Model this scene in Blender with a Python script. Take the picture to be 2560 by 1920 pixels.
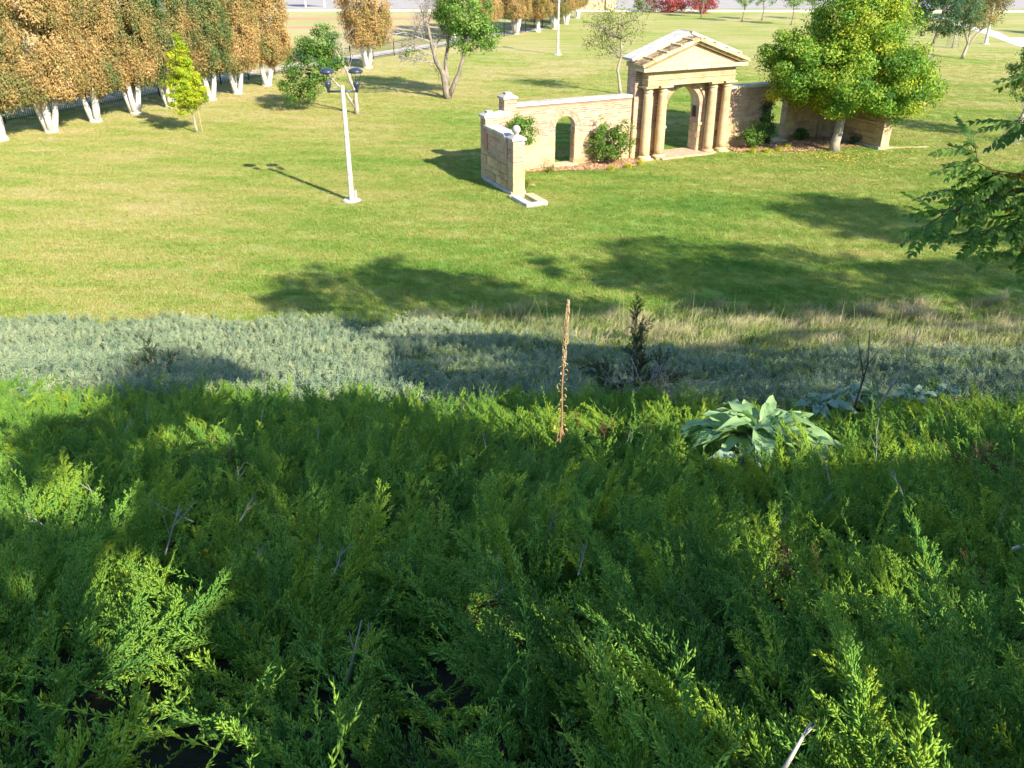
import bpy, math, random
import numpy as np

for o in list(bpy.data.objects):
    bpy.data.objects.remove(o)
R = math.radians
random.seed(7)
rng = np.random.default_rng(7)
scene = bpy.context.scene
COL = scene.collection

# ------------------------------------------------------------------ camera
CAM_Z = 9.6
PITCH = 27.29
cam_data = bpy.data.cameras.new('camera')
cam_data.sensor_width = 36.0
cam_data.lens = 36.0 * 2200 / 2560
cam_data.clip_start = 0.05
cam_data.clip_end = 3000
cam = bpy.data.objects.new('camera', cam_data)
COL.objects.link(cam)
cam.location = (0, 0, CAM_Z)
cam.rotation_euler = (R(90 - PITCH), 0, 0)
scene.camera = cam

# ------------------------------------------------------------------ light
SUN_EL = R(32.0)
SUN_AZ = math.atan2(0.656, -0.755)          # clockwise from +Y
SUN = np.array([math.sin(SUN_AZ) * math.cos(SUN_EL), math.cos(SUN_AZ) * math.cos(SUN_EL), math.sin(SUN_EL)])
world = bpy.data.worlds.new('World')
scene.world = world
world.use_nodes = True
wt = world.node_tree
sky = wt.nodes.new('ShaderNodeTexSky')
sky.sky_type = 'NISHITA'
sky.sun_disc = False
sky.dust_density = 0.3
sky.ozone_density = 4.0
sky.sun_elevation = SUN_EL
sky.sun_rotation = SUN_AZ
wt.links.new(sky.outputs[0], wt.nodes['Background'].inputs[0])
wt.nodes['Background'].inputs[1].default_value = 0.145
sun_data = bpy.data.lights.new('sun', 'SUN')
sun_data.energy = 5.0
sun_data.angle = R(0.53)
sun_data.color = (1.0, 0.92, 0.76)
sun = bpy.data.objects.new('sun', sun_data)
COL.objects.link(sun)
import mathutils
sun.rotation_euler = mathutils.Vector(SUN.tolist()).to_track_quat('Z', 'Y').to_euler()
sun.location = (20, -20, 40)
vs = scene.view_settings
vs.view_transform = 'Standard'
vs.look = 'None'
vs.gamma = 1.0
vs.use_curve_mapping = False
vs.exposure = 1.2
scene.cycles.max_bounces = 5
scene.cycles.diffuse_bounces = 3
scene.cycles.transmission_bounces = 3
scene.cycles.use_adaptive_sampling = True
scene.cycles.adaptive_threshold = 0.02
scene.cycles.transparent_max_bounces = 6

# ------------------------------------------------------------------ helpers
def tag(o, label=None, cat=None, group=None, kind=None):
    if label: o['label'] = label
    if cat: o['category'] = cat
    if group: o['group'] = group
    if kind: o['kind'] = kind
    return o

def empty(name, loc=(0, 0, 0), rz=0.0, label=None, cat=None, group=None):
    o = bpy.data.objects.new(name, None)
    COL.objects.link(o)
    o.location = loc
    o.rotation_euler = (0, 0, rz)
    o.empty_display_size = 0.3
    return tag(o, label, cat, group)

def link(name, mesh, parent=None):
    o = bpy.data.objects.new(name, mesh)
    COL.objects.link(o)
    if parent: o.parent = parent
    return o

def copy_tree(o, parent=None):
    c = o.copy()
    COL.objects.link(c)
    c.parent = parent
    for ch in list(o.children):
        copy_tree(ch, c)
    return c

class MB:
    def __init__(s):
        s.v = []; s.f = []
    def add(s, verts, faces):
        n = len(s.v)
        s.v.extend([tuple(p) for p in verts])
        s.f.extend([tuple(i + n for i in f) for f in faces])
    def box(s, x0, x1, y0, y1, z0, z1):
        s.add([(x0,y0,z0),(x1,y0,z0),(x1,y1,z0),(x0,y1,z0),(x0,y0,z1),(x1,y0,z1),(x1,y1,z1),(x0,y1,z1)],
              [(0,3,2,1),(4,5,6,7),(0,1,5,4),(1,2,6,5),(2,3,7,6),(3,0,4,7)])
    def obox(s, o, d, n, l, w, z0, z1):
        """box with corner o(x,y), length l along d, width w along n"""
        d = np.array(d); n = np.array(n); o = np.array(o)
        c = [o, o + d*l, o + d*l + n*w, o + n*w]
        vs_ = [(p[0], p[1], z) for z in (z0, z1) for p in c]
        f = [(0,3,2,1),(4,5,6,7),(0,1,5,4),(1,2,6,5),(2,3,7,6),(3,0,4,7)]
        if d[0]*n[1] - d[1]*n[0] < 0: f = [tuple(reversed(q)) for q in f]
        s.add(vs_, f)
    def tube(s, pts, rad, sides=8, cap=True, tip=False):
        pts = [np.array(p, float) for p in pts]
        n0 = len(s.v); m = len(pts)
        ref = np.array((0.31, 0.87, 0.17))
        for i, p in enumerate(pts):
            t = pts[min(i+1, m-1)] - pts[max(i-1, 0)]
            t = t / (np.linalg.norm(t) + 1e-9)
            a = np.cross(t, ref)
            if np.linalg.norm(a) < 0.05: a = np.cross(t, (1, 0, 0))
            a /= np.linalg.norm(a); b = np.cross(t, a)
            for k in range(sides):
                w = 2*math.pi*k/sides
                s.v.append(tuple(p + rad[i]*(math.cos(w)*a + math.sin(w)*b)))
        for i in range(m-1):
            for k in range(sides):
                k2 = (k+1) % sides
                s.f.append((n0+i*sides+k, n0+i*sides+k2, n0+(i+1)*sides+k2, n0+(i+1)*sides+k))
        if cap:
            s.f.append(tuple(n0 + (m-1)*sides + k for k in range(sides)))
            s.f.append(tuple(n0 + k for k in reversed(range(sides))))
    def lathe(s, prof, cx=0, cy=0, sides=24):
        n0 = len(s.v); m = len(prof)
        for r, z in prof:
            for k in range(sides):
                w = 2*math.pi*k/sides
                s.v.append((cx + r*math.cos(w), cy + r*math.sin(w), z))
        for i in range(m-1):
            for k in range(sides):
                k2 = (k+1) % sides
                s.f.append((n0+i*sides+k, n0+i*sides+k2, n0+(i+1)*sides+k2, n0+(i+1)*sides+k))
        s.f.append(tuple(n0+(m-1)*sides+k for k in range(sides)))
        s.f.append(tuple(n0+k for k in reversed(range(sides))))
    def prism(s, poly, y0, y1):
        """poly in xz, extruded along y"""
        k = len(poly); n0 = len(s.v)
        s.v.extend([(x, y0, z) for x, z in poly]); s.v.extend([(x, y1, z) for x, z in poly])
        s.f.append(tuple(n0+i for i in range(k))); s.f.append(tuple(n0+k+i for i in reversed(range(k))))
        for i in range(k):
            j = (i+1) % k
            s.f.append((n0+j, n0+i, n0+k+i, n0+k+j))
    def mesh(s, name, mat=None, smooth=False):
        m = bpy.data.meshes.new(name)
        m.from_pydata(s.v, [], s.f)
        if mat: m.materials.append(mat)
        if smooth: m.polygons.foreach_set('use_smooth', [True]*len(m.polygons))
        m.update()
        return m
    def build(s, name, mat, parent=None, smooth=False):
        return link(name, s.mesh(name, mat, smooth), parent)

def bevel(o, w, seg=2):
    b = o.modifiers.new('bevel', 'BEVEL'); b.width = w; b.segments = seg; b.limit_method = 'ANGLE'; b.angle_limit = R(35)
    return o

def np_mesh(name, verts, faces, mat, attrs=None):
    """verts (N,3), faces (M,k) arrays; attrs dict name->per-face float"""
    m = bpy.data.meshes.new(name)
    n, (f, k) = len(verts), faces.shape
    m.vertices.add(n); m.vertices.foreach_set('co', np.asarray(verts, np.float32).ravel())
    m.loops.add(f*k); m.loops.foreach_set('vertex_index', np.asarray(faces, np.int32).ravel())
    m.polygons.add(f)
    m.polygons.foreach_set('loop_start', np.arange(0, f*k, k, dtype=np.int32))
    m.polygons.foreach_set('loop_total', np.full(f, k, np.int32))
    if mat: m.materials.append(mat)
    if attrs:
        for an, av in attrs.items():
            a = m.attributes.new(an, 'FLOAT', 'FACE'); a.data.foreach_set('value', np.asarray(av, np.float32))
    m.update(calc_edges=True)
    return m

def vnoise(x, y, s=1.0, seed=0.0):
    """cheap smooth noise in about -1..1"""
    x = np.asarray(x)*s; y = np.asarray(y)*s
    return (np.sin(x*1.7+y*.6+seed) + np.sin(-x*.8+y*2.1+seed*2.3) + np.sin(x*2.9-y*1.3+seed*.7)*.6 + np.sin(x*.5+y*3.7+seed*1.9)*.5)/3.1

# ------------------------------------------------------------------ materials
class NT:
    def __init__(s, name):
        s.m = bpy.data.materials.new(name); s.m.use_nodes = True
        s.t = s.m.node_tree; s.t.nodes.clear()
        s.out = s.t.nodes.new('ShaderNodeOutputMaterial')
    def n(s, typ, ins=None, **props):
        x = s.t.nodes.new(typ)
        for k, v in props.items(): setattr(x, k, v)
        for k, v in (ins or {}).items():
            if hasattr(v, 'is_output') : s.t.links.new(v, x.inputs[k])
            else: x.inputs[k].default_value = v
        return x
    def ramp(s, fac, stops, interp='LINEAR'):
        x = s.t.nodes.new('ShaderNodeValToRGB'); r = x.color_ramp; r.interpolation = interp
        while len(r.elements) < len(stops): r.elements.new(0.5)
        for e, (p, c) in zip(r.elements, stops):
            e.position = p; e.color = (*c, 1) if len(c) == 3 else c
        s.t.links.new(fac, x.inputs[0])
        return x.outputs[0]
    def noise(s, vec, scale, detail=4, rough=.55, dist=0.0):
        x = s.n('ShaderNodeTexNoise', {'Scale': scale, 'Detail': detail, 'Roughness': rough, 'Distortion': dist})
        if vec is not None: s.t.links.new(vec, x.inputs['Vector'])
        return x.outputs[0]
    def pos(s, scale=(1,1,1), rot=(0,0,0)):
        g = s.n('ShaderNodeNewGeometry')
        mp = s.n('ShaderNodeMapping', {'Vector': g.outputs['Position'], 'Scale': scale, 'Rotation': rot})
        return mp.outputs[0]
    def objc(s, scale=(1,1,1)):
        g = s.n('ShaderNodeTexCoord')
        mp = s.n('ShaderNodeMapping', {'Vector': g.outputs['Object'], 'Scale': scale})
        return mp.outputs[0]
    def math(s, op, a, b=0.0, clamp=False):
        x = s.t.nodes.new('ShaderNodeMath'); x.operation = op; x.use_clamp = clamp
        for i, v in enumerate((a, b)):
            if hasattr(v, 'is_output'): s.t.links.new(v, x.inputs[i])
            else: x.inputs[i].default_value = v
        return x.outputs[0]
    def mix(s, fac, a, b, blend='MIX'):
        x = s.t.nodes.new('ShaderNodeMix'); x.data_type = 'RGBA'; x.blend_type = blend
        for i, v in ((0, fac), (6, a), (7, b)):
            if hasattr(v, 'is_output'): s.t.links.new(v, x.inputs[i])
            elif i == 0: x.inputs[0].default_value = v
            else: x.inputs[i].default_value = (*v, 1)
        return x.outputs[2]
    def bump(s, h, strength=.3, dist=.02):
        return s.n('ShaderNodeBump', {'Height': h, 'Strength': strength, 'Distance': dist}).outputs[0]
    def principled(s, color, rough=.8, normal=None, spec=.2, metal=0.0):
        b = s.n('ShaderNodeBsdfPrincipled', {'Roughness': rough, 'Specular IOR Level': spec, 'Metallic': metal})
        if hasattr(color, 'is_output'): s.t.links.new(color, b.inputs['Base Color'])
        else: b.inputs['Base Color'].default_value = (*color, 1)
        if normal is not None: s.t.links.new(normal, b.inputs['Normal'])
        s.t.links.new(b.outputs[0], s.out.inputs[0])
        return s.m

def plain(name, col, rough=.7, var=.15, scale=6, bump=.0, spec=.2, metal=0.0, local=False):
    t = NT(name)
    p = t.objc() if local else t.pos()
    nz = t.noise(p, scale, 5)
    lo = tuple(max(0, c*(1-var)) for c in col); hi = tuple(min(1, c*(1+var)) for c in col)
    c = t.ramp(nz, [(.3, lo), (.7, hi)])
    nb = t.bump(t.noise(p, scale*5, 4), bump, .02) if bump else None
    return t.principled(c, rough, nb, spec, metal)

def foliage(name, stops, instancer=False, trans=.3, tint_noise=.25, nscale=1.5, gloss=.25, tcol=(1.15, 1.25, .6), objrand=0.0):
    t = NT(name)
    a = t.n('ShaderNodeAttribute', attribute_name='tint', attribute_type='INSTANCER' if instancer else 'GEOMETRY').outputs['Fac']
    nz = t.noise(t.pos(), nscale, 2)
    f = t.math('ADD', a, t.math('MULTIPLY', t.math('SUBTRACT', nz, .5), tint_noise*2))
    if objrand:
        orn = t.n('ShaderNodeObjectInfo').outputs['Random']
        f = t.math('ADD', f, t.math('MULTIPLY', t.math('SUBTRACT', orn, .5), objrand*2))
    c = t.ramp(f, stops)
    if instancer:
        tip = t.n('ShaderNodeAttribute', attribute_name='tip', attribute_type='GEOMETRY').outputs['Fac']
        c = t.mix(t.math('MULTIPLY', tip, .5), c, t.mix(.6, c, stops[-1][1]))
    d = t.n('ShaderNodeBsdfPrincipled', {'Base Color': c, 'Roughness': .55, 'Specular IOR Level': gloss})
    tc = t.mix(1.0, c, tcol, 'MULTIPLY')
    tr = t.n('ShaderNodeBsdfTranslucent', {'Color': tc})
    mx = t.n('ShaderNodeMixShader', {0: trans, 1: d.outputs[0], 2: tr.outputs[0]})
    t.t.links.new(mx.outputs[0], t.out.inputs[0])
    return t.m

def lawn_color(t):
    p = t.pos()
    streak = t.noise(t.pos((.16, .75, 1), (0, 0, R(-12))), 1.0, 5, .62, .6)
    patch = t.noise(p, .11, 3, .5)
    fine = t.noise(p, 3.2, 5, .72)
    x = t.math('ADD', t.math('MULTIPLY', streak, .55), t.math('MULTIPLY', patch, .55))
    x = t.math('ADD', x, t.math('MULTIPLY', t.math('SUBTRACT', fine, .5), .55))
    # further from the hill and nearer the old trees the turf is drier
    sx = t.n('ShaderNodeSeparateXYZ', {0: t.n('ShaderNodeNewGeometry').outputs['Position']})
    far = t.n('ShaderNodeMapRange', {0: sx.outputs[1], 1: 26.0, 2: 75.0, 3: -.05, 4: .13}).outputs[0]
    lft = t.n('ShaderNodeMapRange', {0: sx.outputs[0], 1: 4.0, 2: -16.0, 3: -.02, 4: .09}).outputs[0]
    mow = t.n('ShaderNodeTexWave', {'Vector': t.pos((1, 1, 1), (0, 0, R(24))), 'Scale': .16, 'Distortion': 1.6, 'Detail': 2.0}, bands_direction='Y').outputs[1]
    x = t.math('ADD', x, t.math('MULTIPLY', t.math('SUBTRACT', mow, .5), .05))
    x = t.math('ADD', t.math('ADD', x, .045), t.math('ADD', far, lft))
    return t.ramp(x, [(.36, (.10, .235, .034)), (.47, (.175, .315, .047)), (.58, (.29, .375, .075)), (.70, (.43, .415, .13)), (.84, (.55, .465, .22))]), p

M = {}
t = NT('lawn'); c, p = lawn_color(t)
c = t.mix(.26, c, (.09, .10, .03))  # flat sheet darkened: the grass blades' self-shadow put into its colour
M['lawn'] = t.principled(c, .9, t.bump(t.noise(p, 7, 6, .75), .8, .08), .1)
t = NT('grass_blade'); c, p = lawn_color(t)
a = t.n('ShaderNodeAttribute', attribute_name='tint', attribute_type='INSTANCER').outputs['Fac']
c = t.mix(t.math('MULTIPLY', a, .5), c, t.mix(.5, c, (.42, .38, .12)))
d = t.n('ShaderNodeBsdfPrincipled', {'Base Color': c, 'Roughness': .6, 'Specular IOR Level': .15})
tr = t.n('ShaderNodeBsdfTranslucent', {'Color': c})
mx = t.n('ShaderNodeMixShader', {0: .35, 1: d.outputs[0], 2: tr.outputs[0]}); t.t.links.new(mx.outputs[0], t.out.inputs[0])
M['blade'] = t.m

t = NT('hill_soil'); p = t.pos()
c = t.ramp(t.noise(p, 3.5, 6, .65), [(.3, (.012, .014, .008)), (.6, (.028, .028, .014)), (.82, (.075, .06, .036))])
M['soil'] = t.principled(c, .95, t.bump(t.noise(p, 18, 5), .8, .05), .05)
t = NT('mulch'); p = t.pos()
c = t.ramp(t.noise(p, 9, 5, .7), [(.3, (.20, .11, .06)), (.55, (.40, .235, .13)), (.75, (.56, .36, .21))])
M['mulch'] = t.principled(c, .95, t.bump(t.noise(p, 25, 5), .8, .05), .05)

def sandstone(name, base, dark, stain=.0):
    t = NT(name); p = t.pos()
    n1 = t.noise(p, 1.3, 5, .6); n2 = t.noise(t.pos((1, 1, 5)), 3, 5, .6)
    f = t.math('ADD', t.math('MULTIPLY', n1, .6), t.math('MULTIPLY', n2, .4))
    isl = t.n('ShaderNodeObjectInfo').outputs['Random']
    f = t.math('ADD', f, t.math('MULTIPLY', t.math('SUBTRACT', isl, .5), .30))
    c = t.ramp(f, [(.3, dark), (.5, base), (.72, tuple(min(1, q*1.22) for q in base))])
    if stain:
        s_ = t.ramp(t.noise(t.pos((1, 1, 1)), 4.5, 7, .75), [(.43, (0, 0, 0)), (.58, (1, 1, 1))])
        c = t.mix(t.math('MULTIPLY', s_, stain), c, (.06, .05, .045))
    return t.principled(c, .9, t.bump(t.noise(p, 14, 6, .65), .35, .02), .1)
M['stone'] = sandstone('sandstone', (.55, .40, .225), (.39, .26, .135), .16)
M['stone_pale'] = sandstone('pale_sandstone', (.58, .46, .285), (.43, .30, .155), .18)
M['stone_stained'] = sandstone('stained_sandstone', (.50, .35, .17), (.40, .27, .13), .95)
M['cap'] = sandstone('limestone_coping', (.52, .485, .42), (.40, .365, .31), .18)
M['conc'] = plain('concrete', (.46, .45, .43), .9, .15, 4, .2)
M['pathconc'] = plain('path_concrete', (.62, .56, .48), .9, .12, 1.5, .1)
M['road'] = plain('road_asphalt', (.36, .32, .29), .9, .1, .6)
M['kerb'] = plain('kerb_concrete', (.72, .68, .60), .9, .08, 2)
M['asphalt'] = plain('asphalt', (.22, .20, .19), .95, .2, 2, .2)
M['dirt'] = plain('infield_dirt', (.50, .26, .15), .95, .12, .8)
M['mortar'] = plain('mortar', (.55, .47, .35), .95, .15, 5, .2)
M['white'] = plain('whitewash', (.66, .62, .55), .9, .10, 5, .3)
M['house'] = plain('white_paint', (.82, .80, .76), .7, .05, 3)
M['polewhite'] = plain('painted_concrete_pole', (.44, .42, .38), .7, .3, 5, .15)
M['lamp'] = plain('lamp_metal', (.045, .06, .09), .35, .1, 8, 0, .5, .3)
M['iron'] = plain('black_iron', (.012, .013, .016), .5, .1, 8, 0, .4)
M['galv'] = plain('galvanised_wire', (.32, .33, .33), .5, .1, 8, 0, .5, .6)
M['wood'] = plain('stake_wood', (.42, .32, .2), .9, .2, 9)
M['rubble'] = plain('old_brick_paving', (.52, .34, .22), .9, .2, 4, .3)
M['plaque'] = plain('bronze_plaque', (.05, .045, .04), .45, .2, 9, 0, .5, .5)
t = NT('brick')
isl = t.n('ShaderNodeNewGeometry').outputs['Random Per Island']
c = t.ramp(isl, [(0, (.44, .29, .18)), (.3, (.54, .40, .26)), (.5, (.48, .26, .18)), (.72, (.42, .20, .135)), (.86, (.57, .45, .31)), (1, (.30, .17, .11))])
c = t.mix(t.math('MULTIPLY', t.noise(t.pos(), .9, 3), .28), c, (.50, .235, .17))
wz = t.ramp(t.noise(t.pos((1, 1, .45)), 1.4, 6, .7), [(.46, (0, 0, 0)), (.66, (1, 1, 1))])
c = t.mix(t.math('MULTIPLY', wz, .45), c, (.20, .135, .095))
M['brick'] = t.principled(c, .9, t.bump(t.noise(t.pos(), 40, 4), .3, .01), .1)
def bark(name, lo, hi, sc=1.0):
    t = NT(name); p = t.pos((9*sc, 9*sc, 1.6*sc))
    c = t.ramp(t.noise(p, 1.0, 6, .7, .4), [(.32, lo), (.68, hi)])
    return t.principled(c, .95, t.bump(t.noise(p, 1.6, 6, .7), .7, .04), .05)
M['bark_grey'] = bark('grey_bark', (.11, .085, .065), (.34, .29, .23))
M['bark_pale'] = bark('pale_bark', (.24, .20, .15), (.48, .42, .34))
M['bark_dark'] = bark('dark_bark', (.05, .035, .025), (.16, .115, .08))
M['twig_grey'] = plain('dead_twigs', (.33, .28, .25), .95, .2, 6)
M['twig_blue'] = plain('weathered_dead_wood', (.36, .33, .30), .95, .25, 14)
M['stick'] = plain('bleached_stick', (.56, .50, .42), .9, .15, 14)

GREEN = [(0, (.028, .085, .018)), (.45, (.062, .155, .026)), (.8, (.13, .24, .03)), (1, (.26, .32, .035))]
M['juniper'] = foliage('green_juniper', [(0, (.04, .19, .06)), (.4, (.115, .37, .08)), (.75, (.30, .50, .06)), (1, (.58, .66, .045))], True, .34, .22, .55, .18, (2.4, 1.5, .3))
M['bluejuniper'] = foliage('silver_blue_juniper', [(0, (.12, .24, .165)), (.5, (.32, .43, .25)), (1, (.60, .61, .34))], True, .2, .3, .5, .25, (1.0, 1.1, .8))
M['darkjuniper'] = foliage('dark_young_juniper', [(0, (.02, .035, .014)), (.6, (.05, .07, .022)), (1, (.14, .13, .05))], True, .2, .2, 3)
M['dry'] = foliage('dry_grass', [(0, (.13, .22, .06)), (.4, (.32, .33, .13)), (.75, (.52, .45, .24)), (1, (.58, .47, .32))], True, .3, .3, .7, .15, (1, 1, .8))
M['tussock'] = foliage('garden_grass', [(0, (.08, .16, .03)), (1, (.30, .33, .08))], True, .3, .2, 2)
M['fallen'] = foliage('fallen_leaves', [(0, (.36, .33, .06)), (1, (.60, .45, .10))], True, .2, .2, 2)
M['chip'] = foliage('mulch_chips', [(0, (.24, .13, .07)), (.5, (.46, .28, .15)), (1, (.62, .42, .25))], True, .0, .2, 2, .1)
M['maple'] = foliage('big_tree_leaves', [(0, (.05, .13, .018)), (.33, (.13, .27, .03)), (.62, (.33, .42, .04)), (1, (.56, .48, .04))], False, .38, .4, .35)
M['rust'] = foliage('rusty_cedar_foliage', [(0, (.09, .165, .05)), (.3, (.25, .24, .085)), (.55, (.40, .27, .10)), (.8, (.50, .33, .125)), (1, (.57, .41, .19))], False, .25, .55, .45, .1, (1.1, 1.0, .7), .2)
M['yellow'] = foliage('yellow_green_leaves', [(0, (.16, .27, .015)), (.5, (.38, .45, .02)), (1, (.62, .55, .03))], False, .3, .2, 1)
M['green'] = foliage('mid_green_leaves', [(0, (.04, .11, .02)), (.5, (.11, .22, .03)), (1, (.25, .33, .06))], False, .3, .3, .6)
M['halfgreen'] = foliage('light_green_leaves', [(0, (.06, .15, .025)), (.5, (.16, .29, .04)), (1, (.32, .38, .11))], False, .3, .3, .5)
M['sparse'] = foliage('olive_leaves', [(0, (.10, .13, .03)), (.5, (.23, .25, .07)), (1, (.36, .33, .14))], False, .3, .2, 1)
M['bluegreen'] = foliage('blue_green_leaves', [(0, (.025, .075, .035)), (.6, (.07, .14, .06)), (1, (.16, .22, .09))], False, .25, .25, .8)
M['orangey'] = foliage('turning_leaves', [(0, (.10, .16, .04)), (.5, (.24, .22, .07)), (1, (.44, .20, .07))], False, .3, .5, .5)
M['red'] = foliage('red_shrub_leaves', [(0, (.10, .02, .025)), (.5, (.36, .05, .06)), (1, (.48, .14, .09))], False, .25, .2, 1)
M['conifer'] = foliage('dark_conifer', [(0, (.008, .02, .012)), (1, (.03, .05, .028))], False, .1, .2, 1)
M['shade'] = foliage('shade_tree_leaves', [(0, (.06, .15, .03)), (.6, (.11, .24, .045)), (1, (.22, .32, .05))], False, .42, .25, .6)
M['pinnate'] = foliage('pinnate_leaf', [(0, (.07, .16, .03)), (1, (.19, .31, .05))], False, .38, .1, 8, .3, (1.3, 1.5, .4), .5)
M['pinnate_y'] = foliage('pinnate_leaf_yellow', [(0, (.42, .26, .025)), (1, (.55, .38, .04))], False, .35, .1, 8, .4, (1.1, 1, .5))
M['mullein'] = foliage('felted_mullein_leaf', [(0, (.20, .35, .15)), (.6, (.33, .48, .21)), (1, (.50, .56, .30))], False, .28, .25, 9, .12, (1.2, 1.3, .6))
M['mulleinblue'] = foliage('felted_mullein_leaf_bluish', [(0, (.17, .27, .19)), (.6, (.26, .36, .25)), (1, (.34, .42, .28))], False, .2, .25, 9, .12, (1.2, 1.3, .6))
M['stalk'] = plain('dry_mullein', (.50, .37, .20), .9, .3, 60, .4)
M['stalkdark'] = plain('dry_mullein_leaf', (.30, .19, .09), .9, .3, 40, .2)

# ------------------------------------------------------------------ terrain
PY = np.array([-60, -5, 0, 1.4, 7.63, 10.6, 12.5, 17, 21.8, 23.5, 40.])
PZ = np.array([9.6, 9.3, 8.25, 7.68, 4.95, 3.7, 2.92, 1.38, .04, -.12, -.3])
def soil(x, y):
    y = np.asarray(y, float); x = np.asarray(x, float)
    z = sum(np.interp(y + d, PY, PZ) for d in (-.6, -.3, 0, .3, .6))/5
    return z + .09*vnoise(x, y, .55, 2.0)*np.clip((23-y)/3, 0, 1) + .35*np.exp(-(((x+8.6)/1.7)**2 + ((y-13.4)/1.6)**2))

lm = MB()
lm.add([(-900, -300, 0), (900, -300, 0), (900, 1500, 0), (-900, 1500, 0)], [(0, 1, 2, 3)])
tag(lm.build('lawn', M['lawn']), kind='structure')
xs = np.linspace(-60, 60, 161); ys = np.concatenate([np.linspace(-60, -6, 10), np.linspace(-5, 24.2, 98)])
X, Y = np.meshgrid(xs, ys); Z = soil(X, Y)
V = np.stack([X.ravel(), Y.ravel(), Z.ravel()], 1)
i, j = np.meshgrid(np.arange(len(ys)-1), np.arange(len(xs)-1), indexing='ij')
a = (i*len(xs)+j).ravel()
hm = np_mesh('hillside', V, np.stack([a, a+1, a+1+len(xs), a+len(xs)], 1), M['soil'])
hm.polygons.foreach_set('use_smooth', [True]*len(hm.polygons))
tag(link('hillside', hm), kind='structure')

def sheet(name, pts, z, mat, kind='structure'):
    m = MB(); m.add([(x, y, z) for x, y in pts], [tuple(range(len(pts)))])
    return tag(m.build(name, mat), kind=kind)

# paths, road, infield in the distance
sheet('road', [(-300, 134), (300, 128), (300, 175), (-300, 175)], .012, M['road'])
kb = MB(); kb.obox((-300, 132.2), (.9998, -.02), (.02, .9998), 600, 1.7, 0, .12)
tag(kb.build('kerb', M['kerb']), kind='structure')
sheet('infield_path', [(-60, 104.2), (-8, 103.6), (-8, 106.2), (-60, 106.6)], .008, M['dirt'])
sheet('infield_strip', [(-60, 114.6), (-9, 114.0), (-9, 117.2), (-60, 117.4)], .008, M['dirt'])
sheet('footpath', [(-60, 20), (-57.5, 18.6), (-29.5, 51.2), (-18.5, 70.2), (-9, 83.6), (4, 104), (2.5, 105), (-10.8, 84.4), (-20.6, 71.0), (-31.8, 52.4)], .008, M['pathconc'])
sheet('parking_lot', [(-90, 30), (-62, 20), (-33, 52.5), (-22.5, 71.0), (-30, 86), (-90, 86)], .006, M['asphalt'])
sheet('pavement', [(46.4, 78), (48.6, 77), (49.4, 90.5), (57, 93.5), (57, 95.5), (49.8, 94.2), (51.4, 99.4), (54, 118), (51.6, 119), (49.4, 99.5), (47.2, 88)], .01, M['pathconc'])

# ------------------------------------------------------------------ instanced ground cover
def scatter(name, pts, rot, scl, idx, tint, meshes, label, cat):
    n = len(pts)
    m = bpy.data.meshes.new(name)
    m.vertices.add(n); m.vertices.foreach_set('co', np.asarray(pts, np.float32).ravel())
    a = m.attributes.new('rot', 'FLOAT_VECTOR', 'POINT'); a.data.foreach_set('vector', np.asarray(rot, np.float32).ravel())
    a = m.attributes.new('scl', 'FLOAT', 'POINT'); a.data.foreach_set('value', np.asarray(scl, np.float32))
    a = m.attributes.new('tint', 'FLOAT', 'POINT'); a.data.foreach_set('value', np.asarray(tint, np.float32))
    a = m.attributes.new('idx', 'INT', 'POINT'); a.data.foreach_set('value', np.asarray(idx, np.int32))
    m.update()
    o = link(name, m)
    ng = bpy.data.node_groups.new(name + '_scatter', 'GeometryNodeTree')
    ng.interface.new_socket('Geometry', in_out='INPUT', socket_type='NodeSocketGeometry')
    ng.interface.new_socket('Geometry', in_out='OUTPUT', socket_type='NodeSocketGeometry')
    gi = ng.nodes.new('NodeGroupInput'); go = ng.nodes.new('NodeGroupOutput')
    iop = ng.nodes.new('GeometryNodeInstanceOnPoints')
    jn = ng.nodes.new('GeometryNodeJoinGeometry')
    for me in reversed(meshes):
        po = bpy.data.objects.new(me.name, me)
        oi = ng.nodes.new('GeometryNodeObjectInfo'); oi.inputs['Object'].default_value = po; oi.inputs['As Instance'].default_value = True
        ng.links.new(oi.outputs['Geometry'], jn.inputs[0])
    def att(nm, ty):
        x = ng.nodes.new('GeometryNodeInputNamedAttribute'); x.data_type = ty; x.inputs['Name'].default_value = nm
        return x.outputs['Attribute']
    e2r = ng.nodes.new('FunctionNodeEulerToRotation')
    ng.links.new(att('rot', 'FLOAT_VECTOR'), e2r.inputs[0])
    ng.links.new(gi.outputs[0], iop.inputs['Points'])
    ng.links.new(jn.outputs[0], iop.inputs['Instance'])
    iop.inputs['Pick Instance'].default_value = True
    ng.links.new(att('idx', 'INT'), iop.inputs['Instance Index'])
    ng.links.new(e2r.outputs[0], iop.inputs['Rotation'])
    ng.links.new(att('scl', 'FLOAT'), iop.inputs['Scale'])
    ng.links.new(iop.outputs[0], go.inputs[0])
    md = o.modifiers.new('scatter', 'NODES'); md.node_group = ng
    return tag(o, label, cat, kind='stuff')

def aim(dirs, roll):
    """euler angles turning +Z axis onto dirs with a roll about it"""
    out = np.empty((len(dirs), 3))
    for k, (d, r) in enumerate(zip(dirs, roll)):
        q = mathutils.Vector(d).to_track_quat('Z', 'Y') @ mathutils.Quaternion((0, 0, 1), r)
        out[k] = q.to_euler('XYZ')
    return out

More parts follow.
